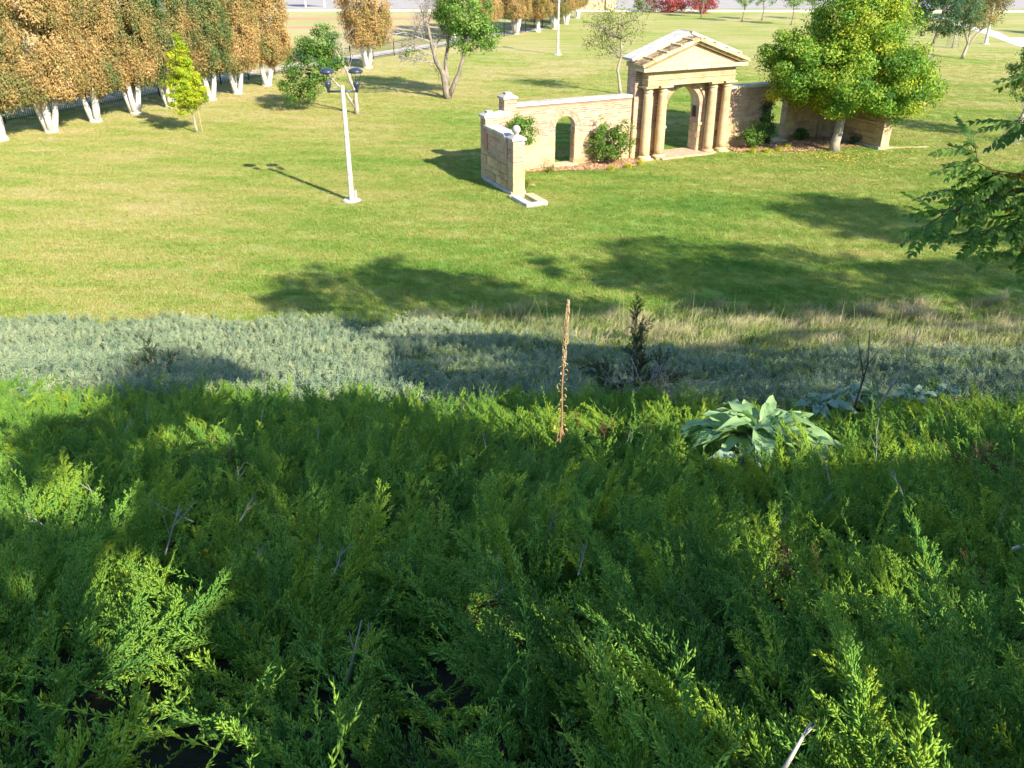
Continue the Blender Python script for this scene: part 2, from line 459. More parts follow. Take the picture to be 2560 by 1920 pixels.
def spray_mesh(name, seed, mat, L=.26, nb=22, W=.085, nsub=5, rad=.0024, curl=.25, flat=.45, subl=.026, ang=38):
    """one juniper spray growing along +Z: stem, side branchlets, scale-leaved twigs as slim spindles"""
    r = np.random.default_rng(seed)
    S0, S1, RR, TT = [], [], [], []
    def axis(t):
        return np.array([curl*L*(t**2)*.6, .06*L*math.sin(3*t+seed), L*t])
    prev = axis(0)
    for k in range(1, 9):
        p = axis(k/8); S0.append(prev); S1.append(p + (p-prev)*.12); RR.append(.0030*(1-.6*k/8)*rad/.0024); TT.append(.1+.7*k/8); prev = p
    side = 1
    for k in range(nb):
        t = .10 + .88*(k+.5*r.random())/nb
        b = axis(t); side = -side
        l = W*(1-t)**.6*(.7+.6*r.random()) + .018*W/.085
        az = (0 if side > 0 else math.pi) + r.normal(0, flat*1.5)
        an = R(ang + 8*r.normal())
        d = np.array([math.sin(an)*math.cos(az)*.9 + .25*curl, math.sin(an)*math.sin(az), math.cos(an)])
        d /= np.linalg.norm(d)
        e = b + d*l + np.array([0, 0, .12*l])
        S0.append(b); S1.append(e); RR.append(rad*.95); TT.append(.2+.6*t)
        u = np.cross(d, r.normal(size=3)); u /= np.linalg.norm(u)
        w = np.cross(d, u)
        ns = max(2, int(nsub*l/.05))
        for q in range(ns):
            s = .2 + .78*(q+r.random()*.6)/ns
            bb = b + (e-b)*s
            ph = r.random()*2*math.pi
            dd = d*.8 + (u*math.cos(ph)+w*math.sin(ph))*.55
            dd /= np.linalg.norm(dd)
            S0.append(bb); S1.append(bb + dd*subl*(1.15-.6*s)*(.7+.6*r.random())); RR.append(rad); TT.append(.35+.65*t*s+.2*s)
    S0 = np.array(S0); S1 = np.array(S1); RR = np.array(RR); n = len(S0)
    ax = S1-S0; ln = np.linalg.norm(ax, axis=1, keepdims=True); ax = ax/ln
    ref = np.where(np.abs(ax[:, :1]) > .8, np.array([[0, 1., 0]]), np.array([[1., 0, 0]]))
    a = np.cross(ax, ref); a /= np.linalg.norm(a, axis=1, keepdims=True); b = np.cross(ax, a)
    mid = S0 + (S1-S0)*.45
    vs_ = [S0]
    for k in range(3):
        w = 2*math.pi*k/3
        vs_.append(mid + RR[:, None]*(math.cos(w)*a + math.sin(w)*b))
    vs_.append(S1)
    Vv = np.stack(vs_, 1).reshape(-1, 3)
    o = np.arange(n)*5
    F = []
    for k in range(3):
        k2 = (k+1) % 3
        F.append(np.stack([o, o+1+k2, o+1+k], 1)); F.append(np.stack([o+1+k, o+1+k2, o+4], 1))
    F = np.concatenate(F)
    return np_mesh(name, Vv, F, mat, {'tip': np.tile(np.clip(TT, 0, 1), 6)})

def grass_mesh(name, seed, mat, n, rad, h, lean, w):
    r = np.random.default_rng(seed)
    ang = r.random(n)*2*math.pi; rr = rad*np.sqrt(r.random(n))
    base = np.stack([rr*np.cos(ang), rr*np.sin(ang), np.zeros(n)], 1)
    d = r.random(n)*2*math.pi
    hh = h*(.5+.7*r.random(n)); ll = hh*lean*(.3+r.random(n))
    dirv = np.stack([np.cos(d), np.sin(d), np.zeros(n)], 1); per = np.stack([-np.sin(d+1), np.cos(d+1), np.zeros(n)], 1)
    m1 = base + dirv*ll[:, None]*.35; m1[:, 2] += hh*.6
    tp = base + dirv*ll[:, None]; tp[:, 2] += hh*(1-.25*lean)
    ww = w*(.6+.8*r.random(n))[:, None]
    Vv = np.stack([base-per*ww, base+per*ww, m1+per*ww*.8, m1-per*ww*.8, tp], 1).reshape(-1, 3)
    o = np.arange(n)*5
    F = np.concatenate([np.stack([o, o+1, o+2], 1), np.stack([o, o+2, o+3], 1), np.stack([o+3, o+2, o+4], 1)])
    return np_mesh(name, Vv, F, mat, {'tip': np.concatenate([np.zeros(n), np.zeros(n)+.2, np.ones(n)])})

def halfwidth(y, z, margin=1.15):
    dep = y*.8887 + (CAM_Z - z)*.4585
    return dep*.582*margin + .4

def green_edge(x):
    return 10.4 - .12*np.clip(x, -8, 8) + .35*np.sin(x*1.3) + .2*np.sin(x*3.1+1)

# --- green juniper
def slope_dir(n, up, spread, bias=(0, .35)):
    az = rng.random(n)*2*math.pi
    h = np.stack([np.cos(az)*spread + bias[0], np.sin(az)*spread + bias[1], np.full(n, 1.0)*up], 1)
    return h/np.linalg.norm(h, axis=1, keepdims=True)

gm = [spray_mesh('green_juniper_spray', 11+k, M['juniper'], L=.25+.03*k, nb=20, W=.070+.006*k, nsub=10, rad=.0029, flat=.34, subl=.026, ang=29) for k in range(5)]
gm += [spray_mesh('green_juniper_whip', 31+k, M['juniper'], L=.46, nb=24, W=.026, nsub=4, rad=.0028, curl=.3, subl=.024, ang=20) for k in range(2)]
def place_green(dens, ymin, ymax):
    A = []
    y = ymin
    while y < ymax:
        dy = .25
        z = float(soil(0, y)); hw = float(halfwidth(y, z))
        n = int(dens(y)*dy*2*hw)
        A.append(np.stack([rng.uniform(-hw, hw, n), rng.uniform(y, y+dy, n)], 1)); y += dy
    return np.concatenate(A)
def is_bare(x, y):
    return (((x-3.7)/1.3)**2 + ((y-9.6)/.75)**2 < 1) | (((x-1.9)/.68)**2 + ((y-5.62)/.5)**2 < 1)
B = place_green(lambda y: 40 if y < 5 else 30, .45, 11.6)
hn = vnoise(B[:, 0], B[:, 1], 1.5, 5.) + .6*vnoise(B[:, 0], B[:, 1], 3.7, 1.)
B = B[rng.random(len(B)) < np.clip(.85 + .5*hn, .38, 1)]
gp, gd, gr, gs, gi_, gt_ = [], [], [], [], [], []
for bx, by in B:
    if by > green_edge(bx) + .1*rng.normal(): continue
    if is_bare(bx, by): continue
    fl = 2.2*float(vnoise(bx, by, .45, 3.))
    az = math.pi/2 + .9*fl + rng.normal()*.75
    pit = rng.uniform(.08, .70)
    L = rng.uniform(.35, .70)
    bz = float(soil(bx, by)) + .13*float(vnoise(bx, by, 1.5, 5.)) + .07*float(vnoise(bx, by, 3.7, 1.)) + rng.uniform(-.26, -.08)
    bt = .36 + .12*rng.normal() + .12*float(vnoise(bx, by, .8, 9.))
    k = int(4 + L*8)
    for q in range(k):
        t_ = (q + rng.random()*.7)/k
        pz = pit*(1 - .35*t_)
        p_ = (bx + L*t_*math.cos(az)*math.cos(pz), by + L*t_*math.sin(az)*math.cos(pz), bz + L*t_*math.sin(pz)*.8)
        sd = (-1)**q*rng.uniform(.10, .60)*(1-.6*t_)
        a2 = az + sd; p2 = pz + rng.normal()*.22 + .1
        gp.append(p_); gd.append((math.cos(a2)*math.cos(p2), math.sin(a2)*math.cos(p2), math.sin(p2)))
        gr.append(rng.normal()*.55); gs.append((.72+.5*rng.random())*(1.05-.25*t_)); gi_.append(int(rng.integers(0, 5))); gt_.append(min(.72, bt + .10*rng.normal() + .15*t_))
for bx, by in place_green(lambda y: 26.0, .7, 10.5):
    if by > green_edge(bx) or is_bare(bx, by): continue
    az = rng.uniform(0, 6.28); up = rng.uniform(.5, 1.6)
    gp.append((bx, by, float(soil(bx, by)) + rng.uniform(-.06, .14))); gd.append((math.cos(az), math.sin(az)+.3, up)); gr.append(rng.uniform(0, 6.28)); gs.append(.7+.5*rng.random()); gi_.append(5+int(rng.integers(0, 2))); gt_.append(.45+.15*rng.normal())
for bx, by in place_green(lambda y: 85 if y < 3.2 else 28, .3, 8):
    if is_bare(bx, by): continue
    az = rng.uniform(0, 6.28)
    gp.append((bx, by, float(soil(bx, by)) + rng.uniform(-.12, -.02))); gd.append((math.cos(az), math.sin(az)+.2, rng.uniform(.1, .9))); gr.append(rng.normal()*.6); gs.append(.7+.5*rng.random()); gi_.append(int(rng.integers(0, 5))); gt_.append(.3+.15*rng.normal())
gd = np.array(gd); gd /= np.linalg.norm(gd, axis=1, keepdims=True)
scatter('green_juniper_cover', np.array(gp), aim(gd, gr), np.array(gs), np.array(gi_), np.clip(gt_, 0, 1), gm,
        'feathery green spreading juniper covering the near hillside', 'juniper')

# --- dead brown sprays among the green
M['deadjuniper'] = foliage('dead_juniper', [(0, (.10, .05, .03)), (.6, (.22, .11, .055)), (1, (.32, .19, .10))], True, .2, .3, 2, .15, (1, 1, 1))
bp = []
for cx, cy, rr, k in ((3.1, 5.25, .35, 34), (3.55, 5.0, .25, 20), (-.1, 2.45, .08, 5), (1.0, 2.75, .12, 7), (-2.3, 5.6, .15, 8), (.95, 7.3, .2, 14), (2.05, 2.55, .15, 8), (-4.0, 7.6, .25, 12), (-.55, 4.2, .12, 6)):
    for q in range(k): bp.append((cx + rng.normal()*rr, cy + rng.normal()*rr*.8))
bp = np.array(bp); n = len(bp)
scatter('dead_juniper_sprays', np.stack([bp[:, 0], bp[:, 1], soil(bp[:, 0], bp[:, 1]) + rng.uniform(.06, .2, n)], 1), aim(slope_dir(n, .6, .8), rng.random(n)*6.28), .6+.5*rng.random(n), rng.integers(0, 2, n), rng.random(n),
        [spray_mesh('dead_juniper_spray', 41+k, M['deadjuniper'], L=.26, nb=14, W=.07, nsub=5, rad=.0026, subl=.024) for k in range(2)],
        'rust-brown dead sprays scattered in the green juniper', 'juniper')

# --- silver blue juniper
bm_ = [spray_mesh('blue_juniper_spray', 51+k, M['bluejuniper'], L=.27, nb=13, W=.11, nsub=1.8, rad=.0048, curl=.25, flat=.6, subl=.06, ang=22) for k in range(4)]
P = place_green(lambda y: 150 if y < 15 else 135, 8.6, 22.6)
up_edge = np.where(P[:, 0] < -1.5, 21.9, 21.9 - np.clip((P[:, 0]+1.5)*1.1, 0, 4.6)) + .3*np.sin(P[:, 0]*1.9)
ok = (P[:, 1] > green_edge(P[:, 0]) + .15*rng.normal(size=len(P))) & (P[:, 1] < up_edge + .35*rng.normal(size=len(P)))
ok &= ~((((P[:, 0]-3.7)/1.3)**2 + ((P[:, 1]-9.8)/.7)**2 < 1))
P = P[ok]; n = len(P)
P = P[rng.random(n) < np.clip(.85 + .5*vnoise(P[:, 0], P[:, 1], 1.1, 4.), .3, 1)]; n = len(P)
hgt = rng.random(n)*.14 - .07
dirs = slope_dir(n, .95, .75, (-.25, .15))
pts = np.stack([P[:, 0], P[:, 1], soil(P[:, 0], P[:, 1]) + hgt + .10*vnoise(P[:, 0], P[:, 1], 1.1, 4.) - .03], 1)
tint = np.clip(.42 + .2*rng.normal(size=n) + .25*vnoise(P[:, 0], P[:, 1], .7, 2.) - .02*np.clip(P[:, 0], 0, 9), 0, 1)
scatter('blue_juniper_cover', pts, aim(dirs, rng.random(n)*6.28), .7 + .6*rng.random(n), rng.integers(0, 4, n), tint, bm_,
        'silvery blue creeping juniper covering the foot of the hillside', 'juniper')

# --- dry grass strip
dm_ = [grass_mesh('dry_grass_tuft', 71+k, M['dry'], 40, .13, .36, .85, .0045) for k in range(3)] + [grass_mesh('tall_grass_stem', 77, M['dry'], 5, .10, .95, .25, .004)]
n = 6000
P = np.stack([rng.uniform(-4.0, 17.5, n), rng.uniform(16.2, 24.3, n)], 1)
lo = np.where(P[:, 0] < -1.5, 21.2, 21.4 - np.clip((P[:, 0]+1.5)*1.1, 0, 4.6)); hi = 22.9 + .05*P[:, 0] + .25*np.sin(P[:, 0]*1.4)
ok = (P[:, 1] > lo + .3*rng.normal(size=n)) & (P[:, 1] < hi + .2*rng.normal(size=n)); ok &= (P[:, 0] > -2.8) | (rng.random(n) < .1)
ok &= rng.random(n) < np.clip(.45 + .8*vnoise(P[:, 0], P[:, 1], 1.3, 3.), .06, 1)
P = P[ok]; n = len(P)
ix = rng.integers(0, 3, n); ix[rng.random(n) < .05] = 3
dirs = np.stack([rng.normal(0, .18, n)-.08, rng.normal(0, .15, n), np.ones(n)], 1); dirs /= np.linalg.norm(dirs, axis=1, keepdims=True)
tint = np.clip(.36 + .22*rng.normal(size=n) + .4*vnoise(P[:, 0], P[:, 1], .8, 6.) + .04*np.clip(P[:, 0]-6, 0, 6), 0, 1)
scatter('dry_grass_strip', np.stack([P[:, 0], P[:, 1], np.maximum(soil(P[:, 0], P[:, 1]), 0) - .02], 1), aim(dirs, rng.random(n)*6.28), .65+.7*rng.random(n), ix, tint, dm_,
        'tall straw coloured grass fringing the lawn at the hill foot', 'dry grass')
# weedy low growth under the far right of the slope
n = 2900
P = np.stack([rng.uniform(-2.0, 15, n), rng.uniform(10.2, 22.6, n)], 1)
P = P[(P[:, 1] > 14) | (rng.random(n) < .25)]; n = len(P)
wm = [grass_mesh('green_weed_tuft', 81+k, M['tussock'], 40, .14, .25, 1.1, .008) for k in range(2)]
scatter('weed_tufts', np.stack([P[:, 0], P[:, 1], np.maximum(soil(P[:, 0], P[:, 1]), 0)], 1), aim(np.tile([[0, 0, 1.]], (n, 1)), rng.random(n)*6.28), .7+.7*rng.random(n), rng.integers(0, 2, n), rng.random(n)*.8, wm,
        'short green weeds growing between the juniper and the dry grass', 'weeds')

# --- lawn grass
def lawn_points(y0, y1, dens):
    A = []; y = y0
    while y < y1:
        hw = float(halfwidth(y, 0, 1.06)) + 1
        n = int(dens(y)*2*hw*.5)
        A.append(np.stack([rng.uniform(-hw, hw, n), rng.uniform(y, y+.5, n)], 1)); y += .5
    return np.concatenate(A)
P = lawn_points(20.9, 84, lambda y: 24*np.clip((86-y)/50, 0, 1)**1.3)

# ------------------------------------------------------------------ gateway ruin
GC, GS = math.cos(R(25)), math.sin(R(25))
G0 = (8.2, 42.6)
def gw(e, n): return (G0[0] + GC*e - GS*n, G0[1] + GS*e + GC*n)
def in_bed(x, y):
    e = (x-G0[0])*GC + (y-G0[1])*GS; n = -(x-G0[0])*GS + (y-G0[1])*GC
    left = (e > -10) & (e < -2.6) & (n < .5) & (n > -.55 - .55*np.cos((e+4.2)*.75))
    lnear = (e > -10) & (e < -9.0) & (n < .5) & (n > -2.2)
    right = (e > 2.7) & (e < 9.4) & (n < .6) & (n > -.9 - 1.5*np.clip((e-2.7)/6, 0, 1) - .25*np.sin(e*1.3))
    return left | lnear | right
def in_ruin(x, y):
    e = (x-G0[0])*GC + (y-G0[1])*GS; n = -(x-G0[0])*GS + (y-G0[1])*GC
    return ((np.abs(e) < 10.6) & (n > .35) & (n < 1.1)) | ((np.abs(e) < 2.9) & (n > -.55) & (n < 1.1)) | ((e < -9.9) & (e > -10.6) & (n > -3.4) & (n < 1)) | ((e > 9.3) & (e < 10) & (n > -3.4) & (n < 1))
ok = ~in_bed(P[:, 0], P[:, 1]) & ~in_ruin(P[:, 0], P[:, 1]) & ((P[:, 1] > 22.4) | (P[:, 0] < -1)); P = P[ok]; n = len(P)
lm_ = [grass_mesh('lawn_grass_tuft', 91+k, M['blade'], 70, .24, .065, .9, .006) for k in range(4)]
scatter('lawn_grass', np.stack([P[:, 0], P[:, 1], np.maximum(0, soil(P[:, 0], P[:, 1]))], 1), np.stack([rng.normal(0, .05, n), rng.normal(0, .05, n), rng.random(n)*6.28], 1), .8+.5*rng.random(n), rng.integers(0, 4, n), rng.random(n), lm_,
        'short mown grass of the sunlit lawn', 'grass')

def local_sheet(name, pts_en, z, mat):
    return sheet(name, [gw(e, n) for e, n in pts_en], z, mat)
left_bed = [(-10, .47), (-10, -2.2), (-9.4, -2.2), (-8.9, -1.0)] + [(e, -.55 - .55*math.cos((e+4.2)*.75)) for e in np.linspace(-8.6, -2.65, 14)] + [(-2.65, .47)]
right_bed = [(2.75, .5)] + [(e, -.9 - 1.5*(e-2.7)/6 - .25*math.sin(e*1.3)) for e in np.linspace(2.75, 8.9, 14)] + [(9.35, -2.6), (9.35, .5)]
local_sheet('mulch_bed', left_bed, .03, M['mulch'])
local_sheet('mulch_bed', right_bed, .03, M['mulch'])
e = rng.uniform(-10, 9.4, 9000); nn = rng.uniform(-3, .5, 9000)
x = G0[0] + GC*e - GS*nn; y = G0[1] + GS*e + GC*nn
ok = in_bed(x, y); x = x[ok]; y = y[ok]; n = len(x)
ch = MB(); ch.box(-.06, .06, -.02, .02, 0, .015)
scatter('mulch_chips', np.stack([x, y, np.full(n, .035)], 1), rng.random((n, 3))*np.array([[.5, .5, 6.28]]), .5+rng.random(n)*.8, np.zeros(n), rng.random(n), [ch.mesh('mulch_chip', M['chip'])],
        'coarse bark chips strewn over the planting beds', 'mulch')
n = 1500
ang = rng.random(n)*6.28; rr = np.abs(rng.normal(0, 3.4, n))
x = 15.4 + rr*np.cos(ang)*1.25; y = 42.0 + rr*np.sin(ang)*.75
lf = MB(); lf.add([(0, -.032, 0), (.022, 0, .008), (0, .038, 0), (-.022, 0, .008)], [(0, 1, 2, 3)])
scatter('fallen_leaves', np.stack([x, y, np.full(n, .07)], 1), rng.random((n, 3))*np.array([[.6, .6, 6.28]]), .8+rng.random(n)*.7, np.zeros(n), rng.random(n), [lf.mesh('fallen_leaf', M['fallen'])],
        'yellow fallen leaves speckling the grass below the big tree', 'leaves')

PHI = R(25)
def ruin(name, label, cat):
    return empty(name, (G0[0], G0[1], 0), PHI, label, cat)

def brick_run(mb, o, d, nrm, length, z0, z1, holes=(), proud=.008, bl=.215, bh=.070, j=.019, phase=0):
    """running-bond brick faces; holes = (centre along run, radius, springing z): arched openings"""
    o = np.array(o); d = np.array(d); nrm = np.array(nrm)
    z = z0; k = phase
    while z + bh <= z1 + .001:
        iv = [(0.0, length)]
        for c, r, zs, *rj in holes:
            hw = (rj[0] if rj else r) if z + bh <= zs + .02 else (math.sqrt(max(0, r*r - max(0, z-zs)**2)) if z - zs < r else 0)
            if hw > 0:
                niv = []
                for a, b in iv:
                    if c-hw > a: niv.append((a, min(b, c-hw)))
                    if c+hw < b: niv.append((max(a, c+hw), b))
                iv = [q for q in niv if q[1]-q[0] > .03]
        off = (k % 2)*.5*(bl+j)
        s = -off
        while s < length:
            for a, b in iv:
                q0, q1 = max(s, a), min(s+bl, b)
                if q1 - q0 > .035:
                    pr = proud*(.7+.6*random.random())
                    mb.obox(o + d*q0, d, nrm, q1-q0, pr, z, z+bh)
            s += bl + j
        z += bh + j; k += 1

def stone_blocks(parent, o, d, nrm, length, z0, z1, holes=(), courses=None, mat='stone', proud=.022, mean=.62, ends=0.0):
    """dressed sandstone blocks, each one an object, along a wall face"""
    o = np.array(o); d = np.array(d); nrm = np.array(nrm)
    z = z0; j = .014; seedk = 0
    hs = courses or [.30, .38, .26, .40]
    while z < z1 - .08:
        h = hs[seedk % len(hs)]; seedk += 1
        if z + h > z1 - .10: h = z1 - z
        iv = [(0.0, length)]
        for c, r, zs in holes:
            niv = []
            for a, b in iv:
                if c-r > a: niv.append((a, min(b, c-r)))
                if c+r < b: niv.append((max(a, c+r), b))
            iv = [q for q in niv if q[1]-q[0] > .05]
        for a, b in iv:
            s = a
            while s < b - .02:
                l = mean*(.6+.9*random.random())
                if b - (s+l) < .22: l = b - s
                pr = proud*(.6+.9*random.random()); ins = .018
                p0 = o + d*(s + j/2); L = l - j; zz0 = z + j/2; zz1 = z + h - j/2
                def P(q, w, zz): v = p0 + d*q + nrm*w; return (v[0], v[1], zz)
                vs_ = [P(0, -.02, zz0), P(L, -.02, zz0), P(L, -.02, zz1), P(0, -.02, zz1),
                       P(0, pr*.45, zz0), P(L, pr*.45, zz0), P(L, pr*.45, zz1), P(0, pr*.45, zz1),
                       P(ins, pr, zz0+ins), P(L-ins, pr, zz0+ins), P(L-ins, pr*1.1, zz1-ins), P(ins, pr*.95, zz1-ins)]
                fc = [(8, 9, 10, 11)] + [(4+i, 4+(i+1) % 4, 8+(i+1) % 4, 8+i) for i in range(4)] + [(i, (i+1) % 4, 4+(i+1) % 4, 4+i) for i in range(4)]
                m = MB(); m.add(vs_, fc)
                m.build('stone_block', M[mat], parent)
                s += l
        z += h

def arch_poly(cx, r, zs, x0, x1, z0, z1, seg=16):
    """closed outline of a wall pierced by an arched opening reaching the ground"""
    pts = [(x0, z0), (cx-r, z0), (cx-r, zs)]
    for k in range(1, seg):
        w = math.pi - math.pi*k/seg
        pts.append((cx + r*math.cos(w), zs + r*math.sin(w)))
    pts += [(cx+r, zs), (cx+r, z0), (x1, z0), (x1, z1), (x0, z1)]
    return pts

def arch_wall(mb, cx, r, zs, x0, x1, z0, z1, y0, y1, seg=16):
    arc = [(cx-r, z0), (cx-r, zs)] + [(cx + r*math.cos(math.pi - math.pi*k/seg), zs + r*math.sin(math.pi*k/seg)) for k in range(1, seg)] + [(cx+r, zs), (cx+r, z0)]
    mb.box(x0, cx-r, y0, y1, z0, z1); mb.box(cx+r, x1, y0, y1, z0, z1)
    top = arc[1:-1]
    for (xa, za), (xb, zb) in zip(top[:-1], top[1:]):
        v = [(xa, y0, za), (xb, y0, zb), (xb, y0, z1), (xa, y0, z1), (xa, y1, za), (xb, y1, zb), (xb, y1, z1), (xa, y1, z1)]
        mb.add(v, [(0, 1, 2, 3), (7, 6, 5, 4), (1, 0, 4, 5), (3, 2, 6, 7)])

def voussoirs(mb, cx, r, zs, y, depth, n, w=.12, proud=.02, gap=.18, a0=0, a1=math.pi):
    for k in range(n):
        w0 = a0 + (a1-a0)*(k+gap/2)/n; w1 = a0 + (a1-a0)*(k+1-gap/2)/n
        v = []
        for yy in (y-proud, y+depth):
            for (rr, ww) in ((r, w0), (r+w, w0), (r+w, w1), (r, w1)):
                v.append((cx + rr*math.cos(ww), yy, zs + rr*math.sin(ww)))
        mb.add(v, [(0, 1, 2, 3), (7, 6, 5, 4), (0, 4, 5, 1), (1, 5, 6, 2), (2, 6, 7, 3), (3, 7, 4, 0)])

# ---- portal
por = ruin('classical_portal', 'tall sandstone portal with four round columns, triangular pediment and deep arched doorway', 'gateway')
m = MB()
yb0, yb1 = .32, 1.0
arch_wall(m, 0, .95, 2.15, -2.72, 2.72, 0, 4.25, yb0, yb1, 20)
gable = [(-2.72, 4.25), (2.72, 4.25), (2.72, 4.36), (0, 5.32), (-2.72, 4.36)]
m.prism(gable, yb0, yb1)
m.build('wall_core', M['mortar'], por)
m = MB()
brick_run(m, (-2.72, yb0), (1, 0), (0, -1), 5.44, 1.36, 4.2, [(2.72, 1.19, 2.15, .97)])
brick_run(m, (-2.72, yb1), (0, -1), (-1, 0), yb1-yb0, 1.36, 4.3)
brick_run(m, (2.72, yb0), (0, 1), (1, 0), yb1-yb0, 1.36, 4.3)
brick_run(m, (2.72, yb1), (-1, 0), (0, 1), 5.44, 1.36, 4.2, [(2.72, .97, 2.15)])
brick_run(m, (.95, yb0+.02), (0, 1), (-1, 0), yb1-yb0-.02, 1.36, 2.15)
brick_run(m, (-.95, yb1), (0, -1), (1, 0), yb1-yb0-.02, 1.36, 2.15)
tag(m.build('brick_courses', M['brick'], por), kind='stuff')
m = MB()
voussoirs(m, 0, .955, 2.15, yb0, .64, 34, .22, .012, .15)
tag(m.build('arch_bricks', M['brick'], por), kind='stuff')
# projecting outer order of the arch in pale stone
m = MB()
voussoirs(m, 0, 1.19, 2.15, yb0, .01, 15, .14, .075, .04)
m.build('arch_moulding', M['stone_pale'], por)
for sx in (-1, 1):
    m = MB(); xa, xb = sorted((sx*1.19, sx*1.33))
    m.box(xa, xb, yb0-.075, yb0+.01, 0, 2.15); bevel(m.build('arch_jamb', M['stone_pale'], por), .012)
    m = MB(); xa, xb = sorted((sx*.90, sx*1.38)); m.box(xa, xb, yb0-.09, yb0+.012, 1.28, 1.40); bevel(m.build('impost_block', M['stone'], por), .012)
stone_blocks(por, (-2.72, yb0), (1, 0), (0, -1), 5.44, 0, 1.34, [(2.72, .955, 2.1)])
stone_blocks(por, (-2.72, yb1), (0, -1), (-1, 0), yb1-yb0, 0, 1.34)
stone_blocks(por, (2.72, yb0), (0, 1), (1, 0), yb1-yb0, 0, 1.34)
stone_blocks(por, (.95, yb0+.03), (0, 1), (-1, 0), yb1-yb0-.03, 0, 1.34, mean=.4)
stone_blocks(por, (-.95, yb1), (0, -1), (1, 0), yb1-yb0-.03, 0, 1.34, mean=.4)
m = MB(); m.box(.905, .935, .55, .82, 1.62, 2.12); bevel(m.build('plaque', M['plaque'], por), .008)
m = MB(); m.box(-1.5, 1.5, -.5, .34, -.1, .075); bevel(m.build('doorstep', M['rubble'], por), .02)
m = MB(); m.box(-.94, .94, .345, 1.1, -.1, .07); bevel(m.build('threshold', M['rubble'], por), .02)
# columns
prof_s = []
for k in range(13):
    tt = k/12; prof_s.append((.235 - .045*tt**1.7, .16 + tt*2.90))
for cx in (-2.2, -1.4, 1.4, 2.2):
    ce = empty('column', (cx, 0, 0)); ce.parent = por
    m = MB(); m.box(-.31, .31, -.31, .31, 0, .07); bevel(m.build('plinth', M['stone_pale'], ce), .012)
    m = MB(); m.lathe([(.29, .07), (.315, .10), (.31, .13), (.27, .16), (.25, .175), (.24, .20)], sides=28); m.build('base_ring', M['stone_pale'], ce, True)
    m = MB(); m.lathe(prof_s, sides=32); m.build('shaft', M['stone'], ce, True)
    m = MB(); m.lathe([(.19, 3.03), (.225, 3.045), (.225, 3.07), (.195, 3.085), (.195, 3.14), (.25, 3.20), (.275, 3.23)], sides=28); m.build('capital', M['stone_pale'], ce, True)
    m = MB(); m.box(-.325, .325, -.325, .325, 3.23, 3.31); bevel(m.build('abacus', M['stone_pale'], ce), .012)
# entablature
m = MB(); m.box(-2.42, 2.42, -.26, .30, 3.312, 3.58); bevel(m.build('architrave', M['stone_pale'], por), .012)
m = MB(); m.box(-2.46, 2.46, -.30, .30, 3.58, 3.635); bevel(m.build('taenia_band', M['stone_pale'], por), .012)
m = MB(); m.box(-2.41, 2.41, -.25, .30, 3.637, 3.93); bevel(m.build('frieze', M['stone'], por), .012)
xsn = [-2.86, -1.75, -.55, .75, 1.75, 2.86]
m = MB()
m.box(-2.62, 2.62, -.38, .30, 3.932, 3.985); bevel(m.build('bed_moulding', M['stone'], por), .012)
for a_, b_ in zip(xsn[:-1], xsn[1:]):
    m = MB(); m.box(a_+.006, b_-.006, -.56, .30, 3.987, 4.135+.006*random.random()); bevel(m.build('cornice_block', M['stone_pale'], por), .016)
# tympanum and raking cornice
m = MB(); m.prism([(-2.45, 4.14), (2.45, 4.14), (0, 5.02)], -.24, .30); m.build('tympanum', M['stone'], por)
ang = math.atan2(1.02, 2.92)
def raking(sx, s0, s1, zlo, zhi, y0, y1, name, mat, bev=.012, base=4.20):
    m = MB()
    ca, sa = math.cos(ang), math.sin(ang)
    v = []
    for yy in (y0, y1):
        for s, w in ((s0, zlo), (s1, zlo), (s1, zhi), (s0, zhi)):
            px = -2.92 + s*ca - w*sa; pz = base + s*sa + w*ca
            v.append((px*sx*-1 if sx > 0 else px, yy, pz))
    f = [(0, 1, 2, 3), (7, 6, 5, 4), (1, 0, 4, 5), (2, 1, 5, 6), (3, 2, 6, 7), (0, 3, 7, 4)]
    if sx > 0: f = [tuple(reversed(q)) for q in f]
    m.add(v, f)
    return bevel(m.build(name, M[mat], por), bev)
SL = 2.92/math.cos(ang)
for sx in (-1, 1):
    raking(sx, .28, SL, -.16, -.04, -.42, .30, 'raking_bed_moulding', 'stone')
    cuts = [0, .62, 1.38, 2.14, 2.78, SL]
    for a_, b_ in zip(cuts[:-1], cuts[1:]):
        raking(sx, a_+.006, b_-.006, -.04, .10, -.58, .30, 'raking_cornice_block', 'stone_pale', .016)
        raking(sx, a_+.05, b_-.05, .10, .125, -.44, .26, 'weathered_roof_slab', 'stone_stained', .008)
    for c_ in cuts[1:-1]:
        raking(sx, c_-.05, c_+.05, .102, .17, -.54, .27, 'roof_rib', 'stone_pale', .01)
    # limestone coping on the brick gable
    raking(sx, -.02, SL-.002, .17, .30, .20, 1.10, 'gable_coping', 'cap', .012, 4.22)
for q in (-2.80, 2.70):
    m = MB(); m.box(q, q+.10, .30, 1.06, 4.1, 4.28); m.build('kneeler_stone', M['stone'], por)
m = MB(); m.prism([(-2.72, 4.36), (0, 5.32), (2.72, 4.36), (2.72, 4.43), (0, 5.44), (-2.72, 4.43)], .26, 1.04); m.build('gable_bed', M['mortar'], por)

